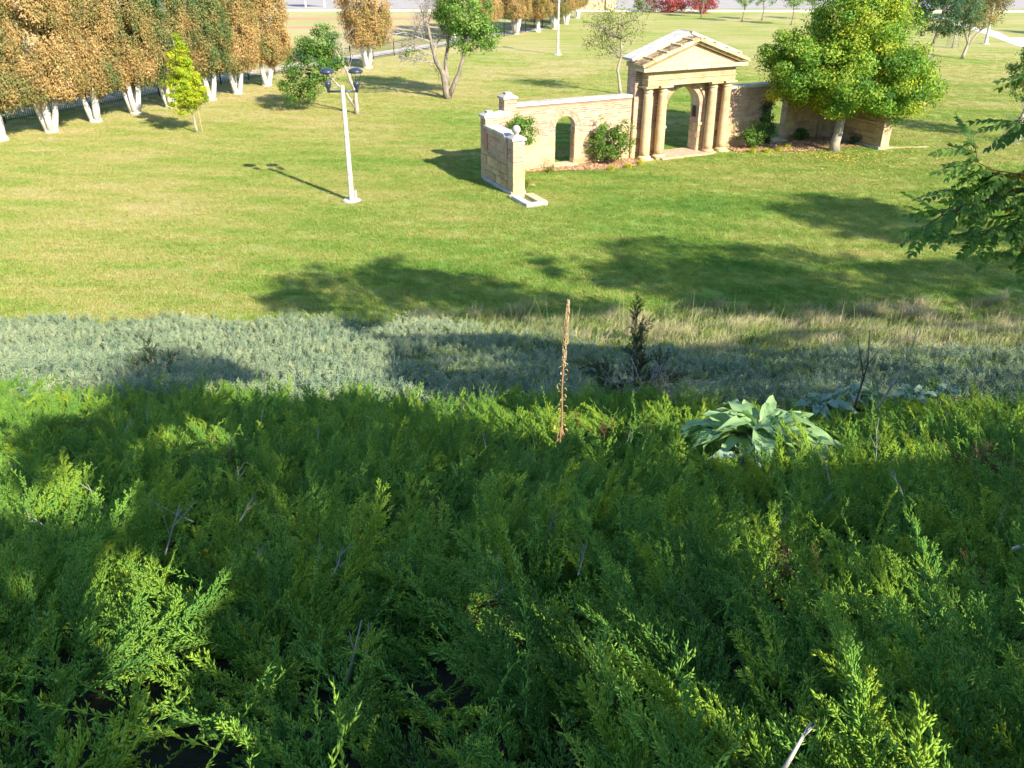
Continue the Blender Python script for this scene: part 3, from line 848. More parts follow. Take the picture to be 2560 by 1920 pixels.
# ---- wing walls
def wing(name, label, x0, x1, door, mirror):
    w = ruin(name, label, 'wall')
    y0, y1, H = .45, .85, 2.78
    m = MB(); arch_wall(m, door, .5, 1.72, x0, x1, 0, H, y0, y1, 14); m.build('wall_core', M['mortar'], w)
    m = MB()
    L = x1-x0; c = door-x0
    brick_run(m, (x0, y0), (1, 0), (0, -1), L, 1.42, H, [(c, .74, 1.72, .505)])
    brick_run(m, (x1, y1), (-1, 0), (0, 1), L, 1.42, H, [(L-c, .52, 1.72)])
    brick_run(m, (door+.5, y0+.01), (0, 1), (-1, 0), y1-y0-.01, 1.42, 1.72)
    brick_run(m, (door-.5, y1), (0, -1), (1, 0), y1-y0-.01, 1.42, 1.72)
    for z in (2.62, 2.70): m.box(x0, x1, y0-.02, y0-.004, z, z+.06)
    tag(m.build('brick_courses', M['brick'], w), kind='stuff')
    m = MB()
    voussoirs(m, door, .505, 1.72, y0, .36, 20, .11, .014, .16); voussoirs(m, door, .625, 1.72, y0, .05, 24, .11, .014, .16)
    tag(m.build('arch_bricks', M['brick'], w), kind='stuff')
    m = MB(); voussoirs(m, door, .742, 1.72, y0, .02, 26, .045, .03, .02); m.build('arch_label_course', M['brick'], w)
    stone_blocks(w, (x0, y0), (1, 0), (0, -1), L, 0, 1.40, [(c, .5, 1.7)], mean=.72, proud=.016)
    stone_blocks(w, (door+.5, y0+.01), (0, 1), (-1, 0), y1-y0-.01, 0, 1.40, mean=.4)
    stone_blocks(w, (door-.5, y1), (0, -1), (1, 0), y1-y0-.01, 0, 1.40, mean=.4)
    stone_blocks(w, (x1, y1), (-1, 0), (0, 1), L, 0, 1.40, [(L-c, .5, 1.7)], mean=.9)
    k = int(L/1.15); 
    for q in range(k):
        a_, b_ = x0 + L*q/k, x0 + L*(q+1)/k
        m = MB(); m.box(a_+.004, b_-.004, y0-.075, y1+.075, H+.002, H+.135); bevel(m.build('coping_stone', M['cap'], w), .014)
    m = MB(); m.box(door-.62, door+.62, y0-.22, y1+.1, -.1, .09); bevel(m.build('door_sill', M['stone_pale'], w), .02)
    return w
wl = wing('brick_wing_wall', 'brick and sandstone wall with small arched door left of the portal', -8.66, -2.76, -6.2, False)
wr = wing('brick_wing_wall', 'brick and sandstone wall with narrow doorway right of the portal, partly behind the big tree', 2.76, 8.6, 5.95, True)

def pillar(parent, cx, cy, w, h, split=1.42, ball=False, rot=0):
    p = empty('pillar', (cx, cy, 0), rot); p.parent = parent
    m = MB(); m.box(-w/2, w/2, -w/2, w/2, 0, h); m.build('pillar_core', M['mortar'], p)
    m = MB()
    for o_, d_, n_ in (((-w/2, -w/2), (1, 0), (0, -1)), ((w/2, -w/2), (0, 1), (1, 0)), ((w/2, w/2), (-1, 0), (0, 1)), ((-w/2, w/2), (0, -1), (-1, 0))):
        brick_run(m, o_, d_, n_, w, split, h)
    tag(m.build('brick_courses', M['brick'], p), kind='stuff')
    m = MB()
    zz = 0; k = 0
    for hh in (.34, .42, .30, split-1.06):
        g = .012*(1 if k % 2 else 1.8); m.box(-w/2-g, w/2+g, -w/2-g, w/2+g, zz+.006, zz+hh-.006); zz += hh; k += 1
    bevel(m.build('stone_base', M['stone'], p), .014)
    m = MB(); m.box(-w/2-.07, w/2+.07, -w/2-.07, w/2+.07, h+.002, h+.10)
    m.add([(-w/2-.05, -w/2-.05, h+.10), (w/2+.05, -w/2-.05, h+.10), (w/2+.05, w/2+.05, h+.10), (-w/2-.05, w/2+.05, h+.10),
           (-w/4, -w/4, h+.20), (w/4, -w/4, h+.20), (w/4, w/4, h+.20), (-w/4, w/4, h+.20)],
          [(0, 1, 5, 4), (1, 2, 6, 5), (2, 3, 7, 6), (3, 0, 4, 7), (4, 5, 6, 7)])
    bevel(m.build('pillar_cap', M['cap'], p), .012)
    if ball:
        m = MB(); m.lathe([(.09, h+.19), (.10, h+.21), (.07, h+.23), (.09, h+.25)] + [(max(.004, .175*math.cos(w_)), h+.40+.175*math.sin(w_)) for w_ in np.linspace(-1.05, 1.57, 12)], sides=24)
        m.build('ball_finial', M['cap'], p, True)
    else:
        m = MB(); m.box(-w*.27, w*.27, -w*.27, w*.27, h+.202, h+.262); bevel(m.build('cap_block', M['cap'], p), .015)
    return p

def return_wall(name, label, xo, xi, sgn):
    w = ruin(name, label, 'wall')
    H = 2.22
    yf, yk = -2.72, -.36
    x0, x1 = min(xo, xi), max(xo, xi)
    m = MB(); m.box(x0, x1, yf, yk, 0, H); m.build('wall_core', M['mortar'], w)
    m = MB()
    brick_run(m, (x0, yk), (0, -1), (-1, 0), yk-yf, 1.32, H); brick_run(m, (x1, yf), (0, 1), (1, 0), yk-yf, 1.32, H)
    tag(m.build('brick_courses', M['brick'], w), kind='stuff')
    # raised border of the sunk brick panel
    m = MB()
    for (ya, yb_, za, zb) in ((yk-.34, yk-.02, 1.34, H-.02), (yf+.02, yf+.26, 1.34, H-.02), (yf+.262, yk-.342, H-.16, H-.02)):
        m.box(x0-.04, x0-.012, ya, yb_, za, zb); m.box(x1+.012, x1+.04, ya, yb_, za, zb)
    m.build('panel_border', M['brick'], w)
    stone_blocks(w, (x0, yk), (0, -1), (-1, 0), yk-yf, .16, 1.30, mean=.5, courses=[.34, .24, .40, .30], proud=.05)
    stone_blocks(w, (x1, yf), (0, 1), (1, 0), yk-yf, .16, 1.30, mean=.5, courses=[.30, .36, .26, .34], proud=.04)
    m = MB(); m.box(x0-.08, x1+.08, yf-.5, yk+.05, -.1, .16); bevel(m.build('concrete_foot', M['conc'], w), .02)
    # coping with a swept dip towards the end pillar
    n_ = 12; yy = np.linspace(yk, yf, n_+1)
    for q in range(4):
        a_, b_ = yk + (yf+.45-yk)*q/4, yk + (yf+.45-yk)*(q+1)/4
        m = MB(); m.box(x0-.07, x1+.07, b_+.004, a_-.004, H+.002, H+.12); bevel(m.build('coping_stone', M['cap'], w), .014)
    m = MB(); 
    prof = [(yf+.44, H+.002), (yf+.44, H+.13)] + [(yf+.40-.36*math.sin(a_), H+.13-.30*(1-math.cos(a_))) for a_ in np.linspace(0, 1.5, 8)] + [(yf+.03, H-.16)]
    prof2 = [(p_[0], p_[1]) for p_ in prof]
    k = len(prof2); v = [(x0-.075, a_, b_) for a_, b_ in prof2] + [(x1+.075, a_, b_) for a_, b_ in prof2]
    m.add(v, [tuple(range(k)), tuple(reversed(range(k, 2*k)))] + [((q+1) % k, q, k+q, k+(q+1) % k) for q in range(k)])
    m.build('swept_coping', M['cap'], w)
    pillar(w, (x0+x1)/2, yf-.26, .5, 2.18, 1.32, True)
    pillar(w, (x0+x1)/2, yk+.10, .52, 2.62, 1.32)
    # diagonal link to the tall corner pillar
    ax_, ay_ = (x0+x1)/2, yk+.12; bx_, by_ = sgn*8.95, .62
    L = math.hypot(bx_-ax_, by_-ay_); d_ = np.array([(bx_-ax_)/L, (by_-ay_)/L])
    if d_[0] < 0: d_ = -d_; ax_, ay_, bx_, by_ = bx_, by_, ax_, ay_
    nr = np.array([d_[1], -d_[0]])
    o_ = np.array([ax_, ay_]) + nr*.17
    m = MB(); m.obox(o_, d_, -nr, L, .34, 0, 2.56); m.build('link_wall_core', M['mortar'], w)
    m = MB(); brick_run(m, o_, d_, nr, L, 1.32, 2.54); brick_run(m, o_ + d_*L - nr*.34, -d_, -nr, L, 1.32, 2.54)
    tag(m.build('link_brick_courses', M['brick'], w), kind='stuff')
    stone_blocks(w, o_, d_, nr, L, 0, 1.30, mean=.5); stone_blocks(w, o_ + d_*L - nr*.34, -d_, -nr, L, 0, 1.30, mean=.5)
    m = MB(); m.obox(o_ + nr*.07 + d_*.30, d_, -nr, L-.6, .48, 2.562, 2.68); bevel(m.build('link_coping', M['cap'], w), .014)
    pillar(w, sgn*8.95, .66, .56, 3.14)
    return w
return_wall('brick_return_wall', 'low brick wall with ball-topped end pillar, standing in front of the left end of the ruin', -10.5, -10.0, -1)
return_wall('brick_return_wall', 'low shaded sandstone wall ending the ruin at right, behind the big tree trunk', 9.35, 9.85, 1)

# stone kerb frame on the grass before the left return wall
fr = empty('stone_foundation_frame', (*gw(-10.25, -4.05), 0), PHI, 'U-shaped frame of pale foundation stones on the grass below the ball-topped pillar', 'stone slab')
for x0, x1, y0, y1, z, mt in ((-.52, -.22, -.75, .42, .15, 'cap'), (.12, .50, -.72, .55, .13, 'stone_pale'), (-.52, .42, -.98, -.765, .16, 'cap'), (-.56, .08, .43, .66, .13, 'stone_pale')):
    m = MB(); m.box(x0, x1, y0, y1, -.1, z); bevel(m.build('kerb_stone', M[mt], fr), .025)
m = MB(); m.box(-.215, .115, -.76, .425, -.1, .02); m.build('channel_floor', M['asphalt'], fr)
fr = empty('stone_edging_strip', (*gw(10.6, -3.3), 0), PHI - .35, 'thin line of pale edging stones lying in the grass right of the ruin', 'stone slab')
for x0, x1, y0, y1 in ((-.8, -.15, -.10, .10), (-.14, .8, -.04, .04), (.81, 1.5, -.04, .04)):
    m = MB(); m.box(x0, x1, y0, y1, -.1, .06); bevel(m.build('kerb_stone', M['stone_pale'], fr), .015)

# ------------------------------------------------------------------ trees
def leaves_mesh(name, C, size, tint, mat, out=None, outw=.6, aspect=.55, droop=0.0, seed=0):
    """a rhombic leaf at each centre"""
    r = np.random.default_rng(seed)
    n = len(C)
    nr = r.normal(size=(n, 3))
    if out is not None: nr = nr*(1-outw) + out*outw*1.6
    nr[:, 2] += .25
    nr /= np.linalg.norm(nr, axis=1, keepdims=True) + 1e-9
    t_ = np.cross(nr, r.normal(size=(n, 3))); t_[:, 2] -= droop
    t_ -= nr*np.sum(t_*nr, axis=1, keepdims=True)
    t_ /= np.linalg.norm(t_, axis=1, keepdims=True) + 1e-9
    b = np.cross(nr, t_)
    s = (size*(.65+.7*r.random(n)))[:, None]
    Vv = np.stack([C - t_*s*.5, C + b*s*.5*aspect + nr*s*.06, C + t_*s*.5, C - b*s*.5*aspect + nr*s*.06], 1).reshape(-1, 3)
    F = np.arange(n*4).reshape(n, 4)
    return np_mesh(name, Vv, F, mat, {'tint': tint})

def crown_points(ells, nclump, nleaf, crad, seed, shell=.55, cone=None, squash=.75, low=None):
    r = np.random.default_rng(seed)
    vol = np.array([e[3]*e[4]*e[5] for e in ells]); vol = vol/vol.sum()
    C, O, T, cl = [], [], [], []
    for e, w in zip(ells, vol):
        k = max(3, int(nclump*w))
        d = r.normal(size=(k, 3)); d /= np.linalg.norm(d, axis=1, keepdims=True)
        rad = (shell + (1-shell)*r.random(k))**(1/1.3)
        cc = d*rad[:, None]*np.array(e[3:6]) + np.array(e[:3])
        if cone:
            f = np.clip(1 - cone*(cc[:, 2]-e[2])/e[5], .12, 1.8); cc[:, :2] = e[:2] + (cc[:, :2]-np.array(e[:2]))*f[:, None]
        cl.append(cc)
        for c, dd in zip(cc, d):
            m_ = int(nleaf*(.5+r.random()))
            q = r.normal(size=(m_, 3)); q /= np.linalg.norm(q, axis=1, keepdims=True)
            q2 = q*(r.random((m_, 1))**.45)*crad*(.7+.6*r.random())*np.array([1, 1, squash])
            C.append(c + q2); O.append(q*.7 + dd*.6)
            T.append(np.full(m_, .45 + .16*r.normal()) + .13*r.normal(size=m_))
    C = np.concatenate(C); O = np.concatenate(O); T = np.clip(np.concatenate(T), 0, 1)
    if low is not None:
        k = C[:, 2] > low; C, O, T = C[k], O[k], T[k]
    return C, O, T, np.concatenate(cl)

def wobble(p0, p1, k, amp, r):
    p0 = np.array(p0, float); p1 = np.array(p1, float)
    out = [p0]
    for q in range(1, k):
        out.append(p0 + (p1-p0)*q/k + r.normal(0, amp, 3)*np.array([1, 1, .3]))
    out.append(p1)
    return out

def limbs(mb, starts, targets, r0, seed, k=4, sides=6, sag=0.0):
    r = np.random.default_rng(seed)
    starts = [np.array(s, float) for s in starts]
    for c in targets:
        s = min(starts, key=lambda q: np.linalg.norm(q - c) + .6*abs(q[2]-(c[2]-1.2)))
        L = np.linalg.norm(c-s)
        pts = wobble(s, c, k, .05*L, r); rr = r0*(.55+.6*r.random())*min(1, .4+L/4)
        mb.tube(pts, [rr*(1-.85*i/k) for i in range(k+1)], sides)

def make_tree(name, label, cat, loc, ells, mat, nclump=120, nleaf=90, crad=.55, leaf=.12, seed=1, trunk=((0, 0, 0), (0, 0, 3)), tr=.22, barkm='bark_grey', nlimb=26, limb_r=.06,
              group=None, shell=.5, cone=None, extra_stems=(), aspect=.6, squash=.75, low=None, droop=0.0, outw=.55):
    t_ = empty(name, loc, 0, label, cat, group)
    C, O, T, cl = crown_points(ells, nclump, nleaf, crad, seed, shell, cone, squash, low)
    link('crown', leaves_mesh('crown', C, np.full(len(C), leaf), T, mat, O, outw, aspect, droop, seed), t_)
    r = np.random.default_rng(seed+5)
    m = MB()
    stems = [trunk] + list(extra_stems)
    nodes = []
    for si, st in enumerate(stems):
        pts = []
        for a_, b_ in zip(st[:-1], st[1:]): pts += wobble(a_, b_, 3, .03, r)[(1 if pts else 0):]
        k = len(pts); rad = tr*(1 if si == 0 else .75)
        radii = [rad*(1-.62*i/(k-1))*(1.28 if i == 0 and si == 0 else 1) for i in range(k)]
        m.tube(pts, radii, 10)
        nodes += pts[len(pts)//2:]
    sel = cl[r.permutation(len(cl))[:nlimb]]
    limbs(m, nodes, sel, limb_r, seed+9)
    m.build('trunk', M[barkm], t_, True)
    return t_

# big broad tree before the right wing
make_tree('broad_leaf_tree', 'large green tree turning yellow, broad crown in front of the ruin at right', 'tree', (15.72, 43.4, 0),
          [(.2, .3, 3.6, 3.8, 3.4, 1.9), (.5, .6, 6.0, 2.3, 2.4, 2.7), (-2.2, .2, 3.9, 1.9, 2.0, 1.7), (2.7, .2, 3.0, 2.0, 2.0, 1.4), (.8, .6, 7.6, 1.5, 1.5, 1.5)],
          M['maple'], 520, 250, .60, .12, 3, ((0, 0, 0), (.08, 0, 1.3), (.35, .15, 3.4), (.5, .3, 5.4)), .24, 'bark_pale', 50, .07, None, .45, outw=.5)
# yellow columnar tree
yt = make_tree('columnar_young_tree', 'slender bright yellow-green young tree standing alone before the rusty row', 'tree', (-16.73, 47.79, 0),
          [(-.3, 0, 2.75, .95, .95, 2.1), (-.2, 0, 1.9, .9, .9, .8)], M['yellow'], 190, 130, .25, .08, 4, ((0, 0, 0), (-.18, 0, 1.2), (-.5, 0, 4.6)), .065, 'bark_pale', 14, .02, None, .2, .55)
m = MB(); m.tube([(.22, .1, 0), (.16, .1, 1.6)], [.022, .022], 6); m.build('stake', M['wood'], yt)
# half dead tree
hd = make_tree('half_dead_tree', 'tree with forked trunk, one side leafy green and the other bare grey twigs', 'tree', (-4.1, 58.42, 0),
          [(1.3, .3, 5.3, 1.7, 1.7, 2.6), (1.9, .2, 3.8, 1.5, 1.4, 1.3), (.3, .8, 5.6, 1.2, 1.3, 1.8), (-2.5, .6, 2.5, .8, .7, .5)], M['halfgreen'], 190, 90, .5, .13, 5,
          ((0, 0, 0), (-.25, 0, 1.5), (-.7, 0, 2.4), (-1.1, 0, 4.4)), .23, 'bark_grey', 26, .05, extra_stems=[((.1, 0, .2), (.75, 0, 1.5), (1.1, .1, 2.8), (1.3, .3, 5)), ((.0, .1, .8), (-.1, .3, 2.2), (.2, .5, 4.2))])
def dead_twigs(mb, p, d, L, rad, depth, r):
    p = np.array(p, float); d = np.array(d, float); d /= np.linalg.norm(d)
    pts = [p]; 
    for k in range(3):
        d = d + r.normal(0, .16, 3); d /= np.linalg.norm(d); pts.append(pts[-1] + d*L/3)
    mb.tube(pts, [rad, rad*.8, rad*.6, rad*.35], 4 if depth < 2 else 5, cap=False)
    if depth > 0:
        for k in range(5 if depth > 1 else 6):
            s = pts[1 + k % 3]; q = d + r.normal(0, .75, 3); dead_twigs(mb, s, q, L*(.45+.25*r.random()), rad*.56, depth-1, r)
m = MB(); r_ = np.random.default_rng(8)
for p_, d_ in (((-.7, 0, 2.5), (-.8, 0, 1)), ((-.85, 0, 3.2), (-.5, .3, 1)), ((-1.0, 0, 3.9), (-.2, .1, 1)), ((-.9, 0, 3.4), (-1, -.2, .5)), ((-.6, 0, 2.2), (-1, .3, .15)), ((-1.1, 0, 4.3), (-.5, 0, 1)), ((-.8, 0, 2.8), (.2, .3, 1))):
    dead_twigs(m, p_, d_, 1.8, .05, 3, r_)
m.build('bare_branches', M['twig_grey'], hd)
# small leaning green tree behind the lamp
gt = make_tree('leaning_small_tree', 'small green tree with forked pale trunk leaning left, behind the near lamp post', 'tree', (-9.09, 53.18, 0),
          [(-2.6, .8, 2.6, 1.5, 1.4, 1.3), (-2.0, .7, 3.9, 1.2, 1.2, .9), (-3.4, .6, 1.3, 1.3, 1.0, .8), (-1.2, .5, 3.0, .8, .8, .8)], M['green'], 130, 90, .42, .12, 6,
          ((0, 0, 0), (0, 0, 1.2), (-.35, .2, 2.2), (-1.0, .5, 3.4)), .14, 'bark_pale', 20, .045, extra_stems=[((0, 0, .3), (-.6, .2, 1.2), (-1.6, .5, 2.2))])
m = MB()
for p_, d_ in (((-.35, .2, 2.2), (.3, 0, 1)), ((-.6, .3, 2.7), (-.3, 0, 1)), ((-.9, .4, 3.2), (.5, 0, 1))): dead_twigs(m, p_, d_, 1.2, .022, 2, r_)
m.build('bare_branches', M['twig_grey'], gt)
# sparse tree behind the ruin
make_tree('sparse_tree', 'thin sparse olive-leaved tree with wavy trunk behind the left wing wall', 'tree', (7.15, 60.11, 0),
          [(-.5, 0, 4.3, 2.3, 2.0, 1.8), (-1.3, 0, 3.1, 1.3, 1.2, .8)], M['sparse'], 120, 26, .6, .12, 7, ((0, 0, 0), (-.3, 0, 1.5), (-.1, 0, 2.6), (-.2, 0, 5)), .11, 'bark_pale', 55, .035, None, .2)

# rusty whitewashed cedars
def cedar_variant(seed, stems):
    C, O, T, cl = crown_points([(0, 0, 4.4, 1.85, 1.85, 3.4), (0, 0, 7.0, 1.5, 1.5, 2.6), (.2, 0, 2.5, 1.8, 1.8, 1.35)], 520, 150, .36, seed, .68, None, 1.6, 1.05)
    kk = C[:, 2] > 1.5 + .38*np.sin(C[:, 0]*3.1+seed)*np.cos(C[:, 1]*2.7) + .12*np.sin(C[:, 0]*11+C[:, 1]*9)
    C, O, T = C[kk], O[kk], T[kk]
    T = np.clip(T + .1*np.sin(C[:, 2]*1.3+seed) + .12*vnoise(C[:, 0]+C[:, 1], C[:, 2], .8, seed), 0, 1)
    cm = leaves_mesh('crown', C, np.full(len(C), .125), T, M['rust'], O, .45, .36, .8, seed)
    sm = []
    r = np.random.default_rng(seed)
    for k in range(stems):
        a_ = 6.28*k/stems + r.random()*.5; rr = .10 if stems > 1 else 0
        m = MB(); p0 = (rr*math.cos(a_), rr*math.sin(a_), -.05); ln = .26 if stems > 1 else .05
        p1 = (rr*math.cos(a_)+ln*math.cos(a_), rr*math.sin(a_)+ln*math.sin(a_), .9); p2 = (p1[0]+ln*.9*math.cos(a_), p1[1]+ln*.9*math.sin(a_), 2.3); 
        m.tube([p0, p1, p2], [.21 if stems > 1 else .27, .145 if stems > 1 else .22, .12], 9); sm.append(m.mesh('stem', M['white'], True))
    m = MB(); m.lathe([(.36, -.05), (.34, .12), (.22, .3), (.05, .38)], sides=12); sm.append(m.mesh('root_flare', M['white'], True))
    return cm, sm
CV = [cedar_variant(21, 4), cedar_variant(22, 3), cedar_variant(23, 5), cedar_variant(24, 1)]
cedars = [(-26.13, 45.79, 3, 1.0, 0.3, 'rust-brown cedar with single white trunk, at the left picture edge'),
          (-24.6, 48.0, 0, 1.05, 0.2, 'rust-brown cedar with four splayed whitewashed stems, nearest in the fence row'),
          (-23.4, 50.76, 1, 1.0, 1.2, 'rust-brown cedar with two thick pale stems, third in the fence row'),
          (-22.12, 53.31, 2, 1.0, 2.2, 'rust-brown cedar with short white stem cluster, left of the yellow young tree'),
          (-20.78, 55.41, 0, .95, 3.1, 'rust-brown cedar with three white stems right behind the yellow young tree'),
          (-19.11, 57.97, 2, 1.0, .7, 'rust-brown cedar just right of the yellow young tree'),
          (-18.05, 60.27, 1, .95, 1.9, 'rust-brown cedar with hidden short stem, second last before the gap'),
          (-16.95, 63.61, 1, 1.0, .2, 'rust-brown cedar with three white stems, last before the gap left of the lamp'),
          (-11.27, 72.56, 0, 1.05, .9, 'lone rust-brown cedar with white stems behind the leaning green tree'),
          (-5.7, 92.29, 3, 1.0, 2.0, 'far rust-brown cedar just right of the half dead tree'),
          (-2.6, 95.0, 1, .95, 1.0, 'far rust-brown cedar with paired white stems left of the far lamp'),
          (.41, 97.7, 2, .95, 2.6, 'far rust-brown cedar with dark leaning stems left of the far lamp'),
          (2.75, 99.92, 3, .9, 1.4, 'far rust-brown cedar directly left of the far lamp pole'),
          (4.6, 102.9, 1, .9, .4, 'far rust-brown cedar right behind the far lamp pole'),
          (6.2, 108.8, 2, .85, 1.1, 'far rust-brown cedar right of the far lamp pole'),
          (8.0, 116.6, 0, .85, 2.9, 'farthest rust-brown cedar beside the distant sandstone wall')]
for x, y, v, s, rz, lab in cedars:
    t_ = empty('rusty_cedar', (x, y, 0), rz, lab, 'tree', 'rust-brown cedars along the fence')
    t_.scale = (s, s, s*1.05)
    link('crown', CV[v][0], t_)
    for k, me in enumerate(CV[v][1]): link('stem' if k < len(CV[v][1])-1 else 'root_flare', me, t_)

# right-hand background trees
def guard(parent, rad=.45, h=1.3):
    g = empty('wire_guard', (0, 0, 0)); g.parent = parent
    m = MB()
    for k in range(16):
        a_ = 6.28*k/16; m.tube([(rad*math.cos(a_), rad*math.sin(a_), 0), (rad*math.cos(a_), rad*math.sin(a_), h)], [.006, .006], 3, False)
    for q in range(7):
        z = .05 + (h-.05)*q/6
        m.tube([(rad*math.cos(a_), rad*math.sin(a_), z) for a_ in np.linspace(0, 6.28, 17)], [.006]*17, 3, False)
    tag(m.build('mesh_wire', M['galv'], g), kind='stuff')
    for k in range(3):
        a_ = 2.1*k+.4; m = MB(); m.tube([(rad*1.05*math.cos(a_), rad*1.05*math.sin(a_), 0), (rad*1.05*math.cos(a_), rad*1.05*math.sin(a_), h+.15)], [.025, .025], 5); m.build('stake', M['wood'], g)
tr2 = make_tree('blue_green_tree', 'dark blue-green round tree with slanting trunk behind the big tree at right', 'tree', (33.28, 74.87, 0),
          [(.6, 0, 4.1, 3.0, 2.6, 2.2), (.3, 0, 6.0, 2.2, 2.0, 1.7)], M['bluegreen'], 260, 90, .5, .13, 9, ((0, 0, 0), (.35, 0, 1.6), (.6, 0, 3.0), (.6, 0, 5.4)), .14, 'bark_grey', 30, .05)
guard(tr2)
make_tree('vase_shaped_tree', 'vase-shaped tree with orange-tinged olive leaves beside the far pole', 'tree', (37.77, 78.09, 0),
          [(.3, 0, 4.2, 2.5, 2.2, 1.9), (1.2, 0, 5.4, 1.8, 1.6, 1.4)], M['orangey'], 190, 50, .5, .12, 10, ((0, 0, 0), (.2, 0, 1.2), (.1, 0, 2.5), (.4, 0, 4.8)), .14, 'bark_pale', 46, .04,
          extra_stems=[((.2, 0, 1.1), (1.0, 0, 2.2), (1.5, .2, 3.6)), ((.2, 0, 1.2), (-.4, .2, 2.4), (-.8, .2, 4))])
s_ = make_tree('staked_sapling', 'slim staked sapling between the blue-green tree and the vase-shaped tree', 'tree', (40.28, 85.7, 0), [(0, 0, 3.2, .9, .9, 1.3)], M['green'], 34, 40, .3, .11, 12, ((0, 0, 0), (.1, 0, 2), (.1, 0, 4)), .07, 'bark_pale', 10, .02)
guard(s_, .5, 1.5)
ct = make_tree('caged_young_tree', 'young round-crowned tree in a wire guard at the right picture edge', 'tree', (25.48, 45.5, 0), [(.55, .2, 3.1, 1.5, 1.5, 1.5), (.6, .2, 4.3, 1.0, 1.0, 1.0)], M['green'], 110, 80, .38, .10, 13, ((0, 0, 0), (.2, 0, 1.4), (.5, .1, 3.8)), .11, 'bark_pale', 20, .03)
guard(ct, .5, 1.2)
saps = [(23.4, 117.5, 'sapling with pale yellowish leaves beside the red shrubs'), (27.01, 111.3, 'green sapling nearest the roof peak, left of the far sapling row'), (29.88, 113.5, 'green sapling with grey trunk, middle of the far sapling row'),
        (31.72, 107.6, 'green sapling tied to two wooden stakes in the far row'), (36.01, 113.9, 'green sapling in a mulch ring touching the big tree crown')]
for k, (x, y, lab) in enumerate(saps):
    s_ = make_tree('far_sapling', lab, 'tree', (x, y, 0), [(0, 0, 2.9, 1.5, 1.3, 1.35)], M['sparse'] if k == 0 else M['halfgreen'], 60, 40, .4, .13, 30+k, ((0, 0, 0), (.1, 0, 1.3), (0, 0, 3.4)), .08, 'bark_grey', 22, .03, 'saplings far across the lawn', .3)
    if k >= 3:
        for dx in (-.5, .5):
            m = MB(); m.tube([(dx, 0, 0), (dx, 0, 1.5)], [.04, .04], 5); m.build('stake', M['wood'], s_)
def shrub(name, label, loc, ells, mat, ncl, nl, crad, leaf, seed, group=None, stems=7, barkm='bark_dark', cat='shrub', aspect=.6, shell=.3):
    t_ = empty(name, loc, 0, label, cat, group)
    C, O, T, cl = crown_points(ells, ncl, nl, crad, seed, shell, None, .8, .03)
    link('foliage', leaves_mesh('foliage', C, np.full(len(C), leaf), T, mat, O, .5, aspect, 0, seed), t_)
    m = MB(); limbs(m, [(0, 0, 0), (.06, .05, 0), (-.05, .04, 0)], cl[:stems*3], .03, seed, 3, 5); m.build('stems', M[barkm], t_)
    return t_
shrub('red_shrub', 'bright crimson autumn shrub at the far road edge', (20.6, 124.6, 0), [(0, 0, 1.5, 3.0, 1.5, 1.5)], M['red'], 110, 60, .5, .16, 41, 'red autumn shrubs')
shrub('red_shrub', 'darker maroon autumn shrub right of the crimson one at the far road', (24.6, 123.0, 0), [(0, 0, 1.3, 2.2, 1.3, 1.3)], M['red'], 70, 50, .5, .16, 42, 'red autumn shrubs')
for k, (x, y) in enumerate(((17.4, 125.2), (44.5, 124.5))):
    shrub('roadside_shrub', ['olive shrub just left of the crimson shrub', 'dark roadside bush behind the big tree crown'][k], (x, y, 0), [(0, 0, 1.0, 1.6, 1.2, 1.0)], M['sparse'] if k == 0 else M['conifer'], 36, 50, .45, .15, 44+k)
hedge = shrub('dark_bush', 'dark evergreen bush at the top right corner by the far road', (57.5, 117, 0), [(0, 0, 1.8, 3.2, 2.2, 1.9)], M['conifer'], 70, 80, .7, .2, 47)
for k, (x, y, hgt_) in enumerate(((61, 92, 8), (63, 84, 7))):
    make_tree('evergreen_tree', ['evergreen tree outside the right frame edge, shading the far grass', 'evergreen tree outside the right frame, nearer the footpath'][k], 'tree', (x, y, 0), [(0, 0, hgt_*.55, 2.6, 2.6, hgt_*.45)], M['conifer'], 130, 60, .6, .2, 48+k, ((0, 0, 0), (0, 0, hgt_*.5), (0, 0, hgt_*.9)), .2, 'bark_dark', 14, .05, cone=.6)

# planting in front of the ruin
yt2 = make_tree('bed_sapling', 'small bright green sapling inside the left corner of the ruin', 'tree', (*gw(-9.15, -1.0), .03), [(.1, .1, 2.0, .62, .6, .82), (-.35, .2, 1.9, .45, .4, .4)], M['halfgreen'], 60, 60, .24, .09, 61, ((0, 0, 0), (.02, 0, .8), (.05, .05, 2.2)), .03, 'bark_pale', 16, .012)
shrub('leafy_shrub', 'tall loose green shrub between the small arched door and the columns', (*gw(-4.25, -.25), .03), [(0, .1, .9, 1.15, .55, .8), (-.45, .1, 1.5, .35, .3, .6), (.5, .1, 1.5, .5, .35, .55)], M['green'], 95, 60, .22, .085, 62, None, 10)
shrub('bed_shrub', 'low green shrub against the right wing wall beside the fourth column', (*gw(3.7, -.35), .03), [(0, 0, .55, .75, .5, .5), (.5, .3, 1.0, .4, .35, .7)], M['green'], 60, 55, .22, .08, 63)
shrub('climbing_vine', 'dark green climber on the wall edge left of the narrow doorway', (*gw(5.05, .15), .03), [(0, 0, .6, .35, .25, .6), (-.05, .12, 1.5, .28, .18, .9)], M['bluegreen'], 50, 50, .2, .09, 64)
shrub('bed_shrub', 'small green shrub in shade behind the big tree trunk', (*gw(7.3, .0), .03), [(0, 0, .3, .4, .3, .3)], M['green'], 20, 40, .18, .08, 65)
shrub('bed_shrub', 'small grey twiggy shrub in shade right of the big tree trunk', (*gw(9.0, -1.7), .03), [(0, 0, .28, .3, .3, .28)], M['bluegreen'], 14, 24, .16, .07, 66)
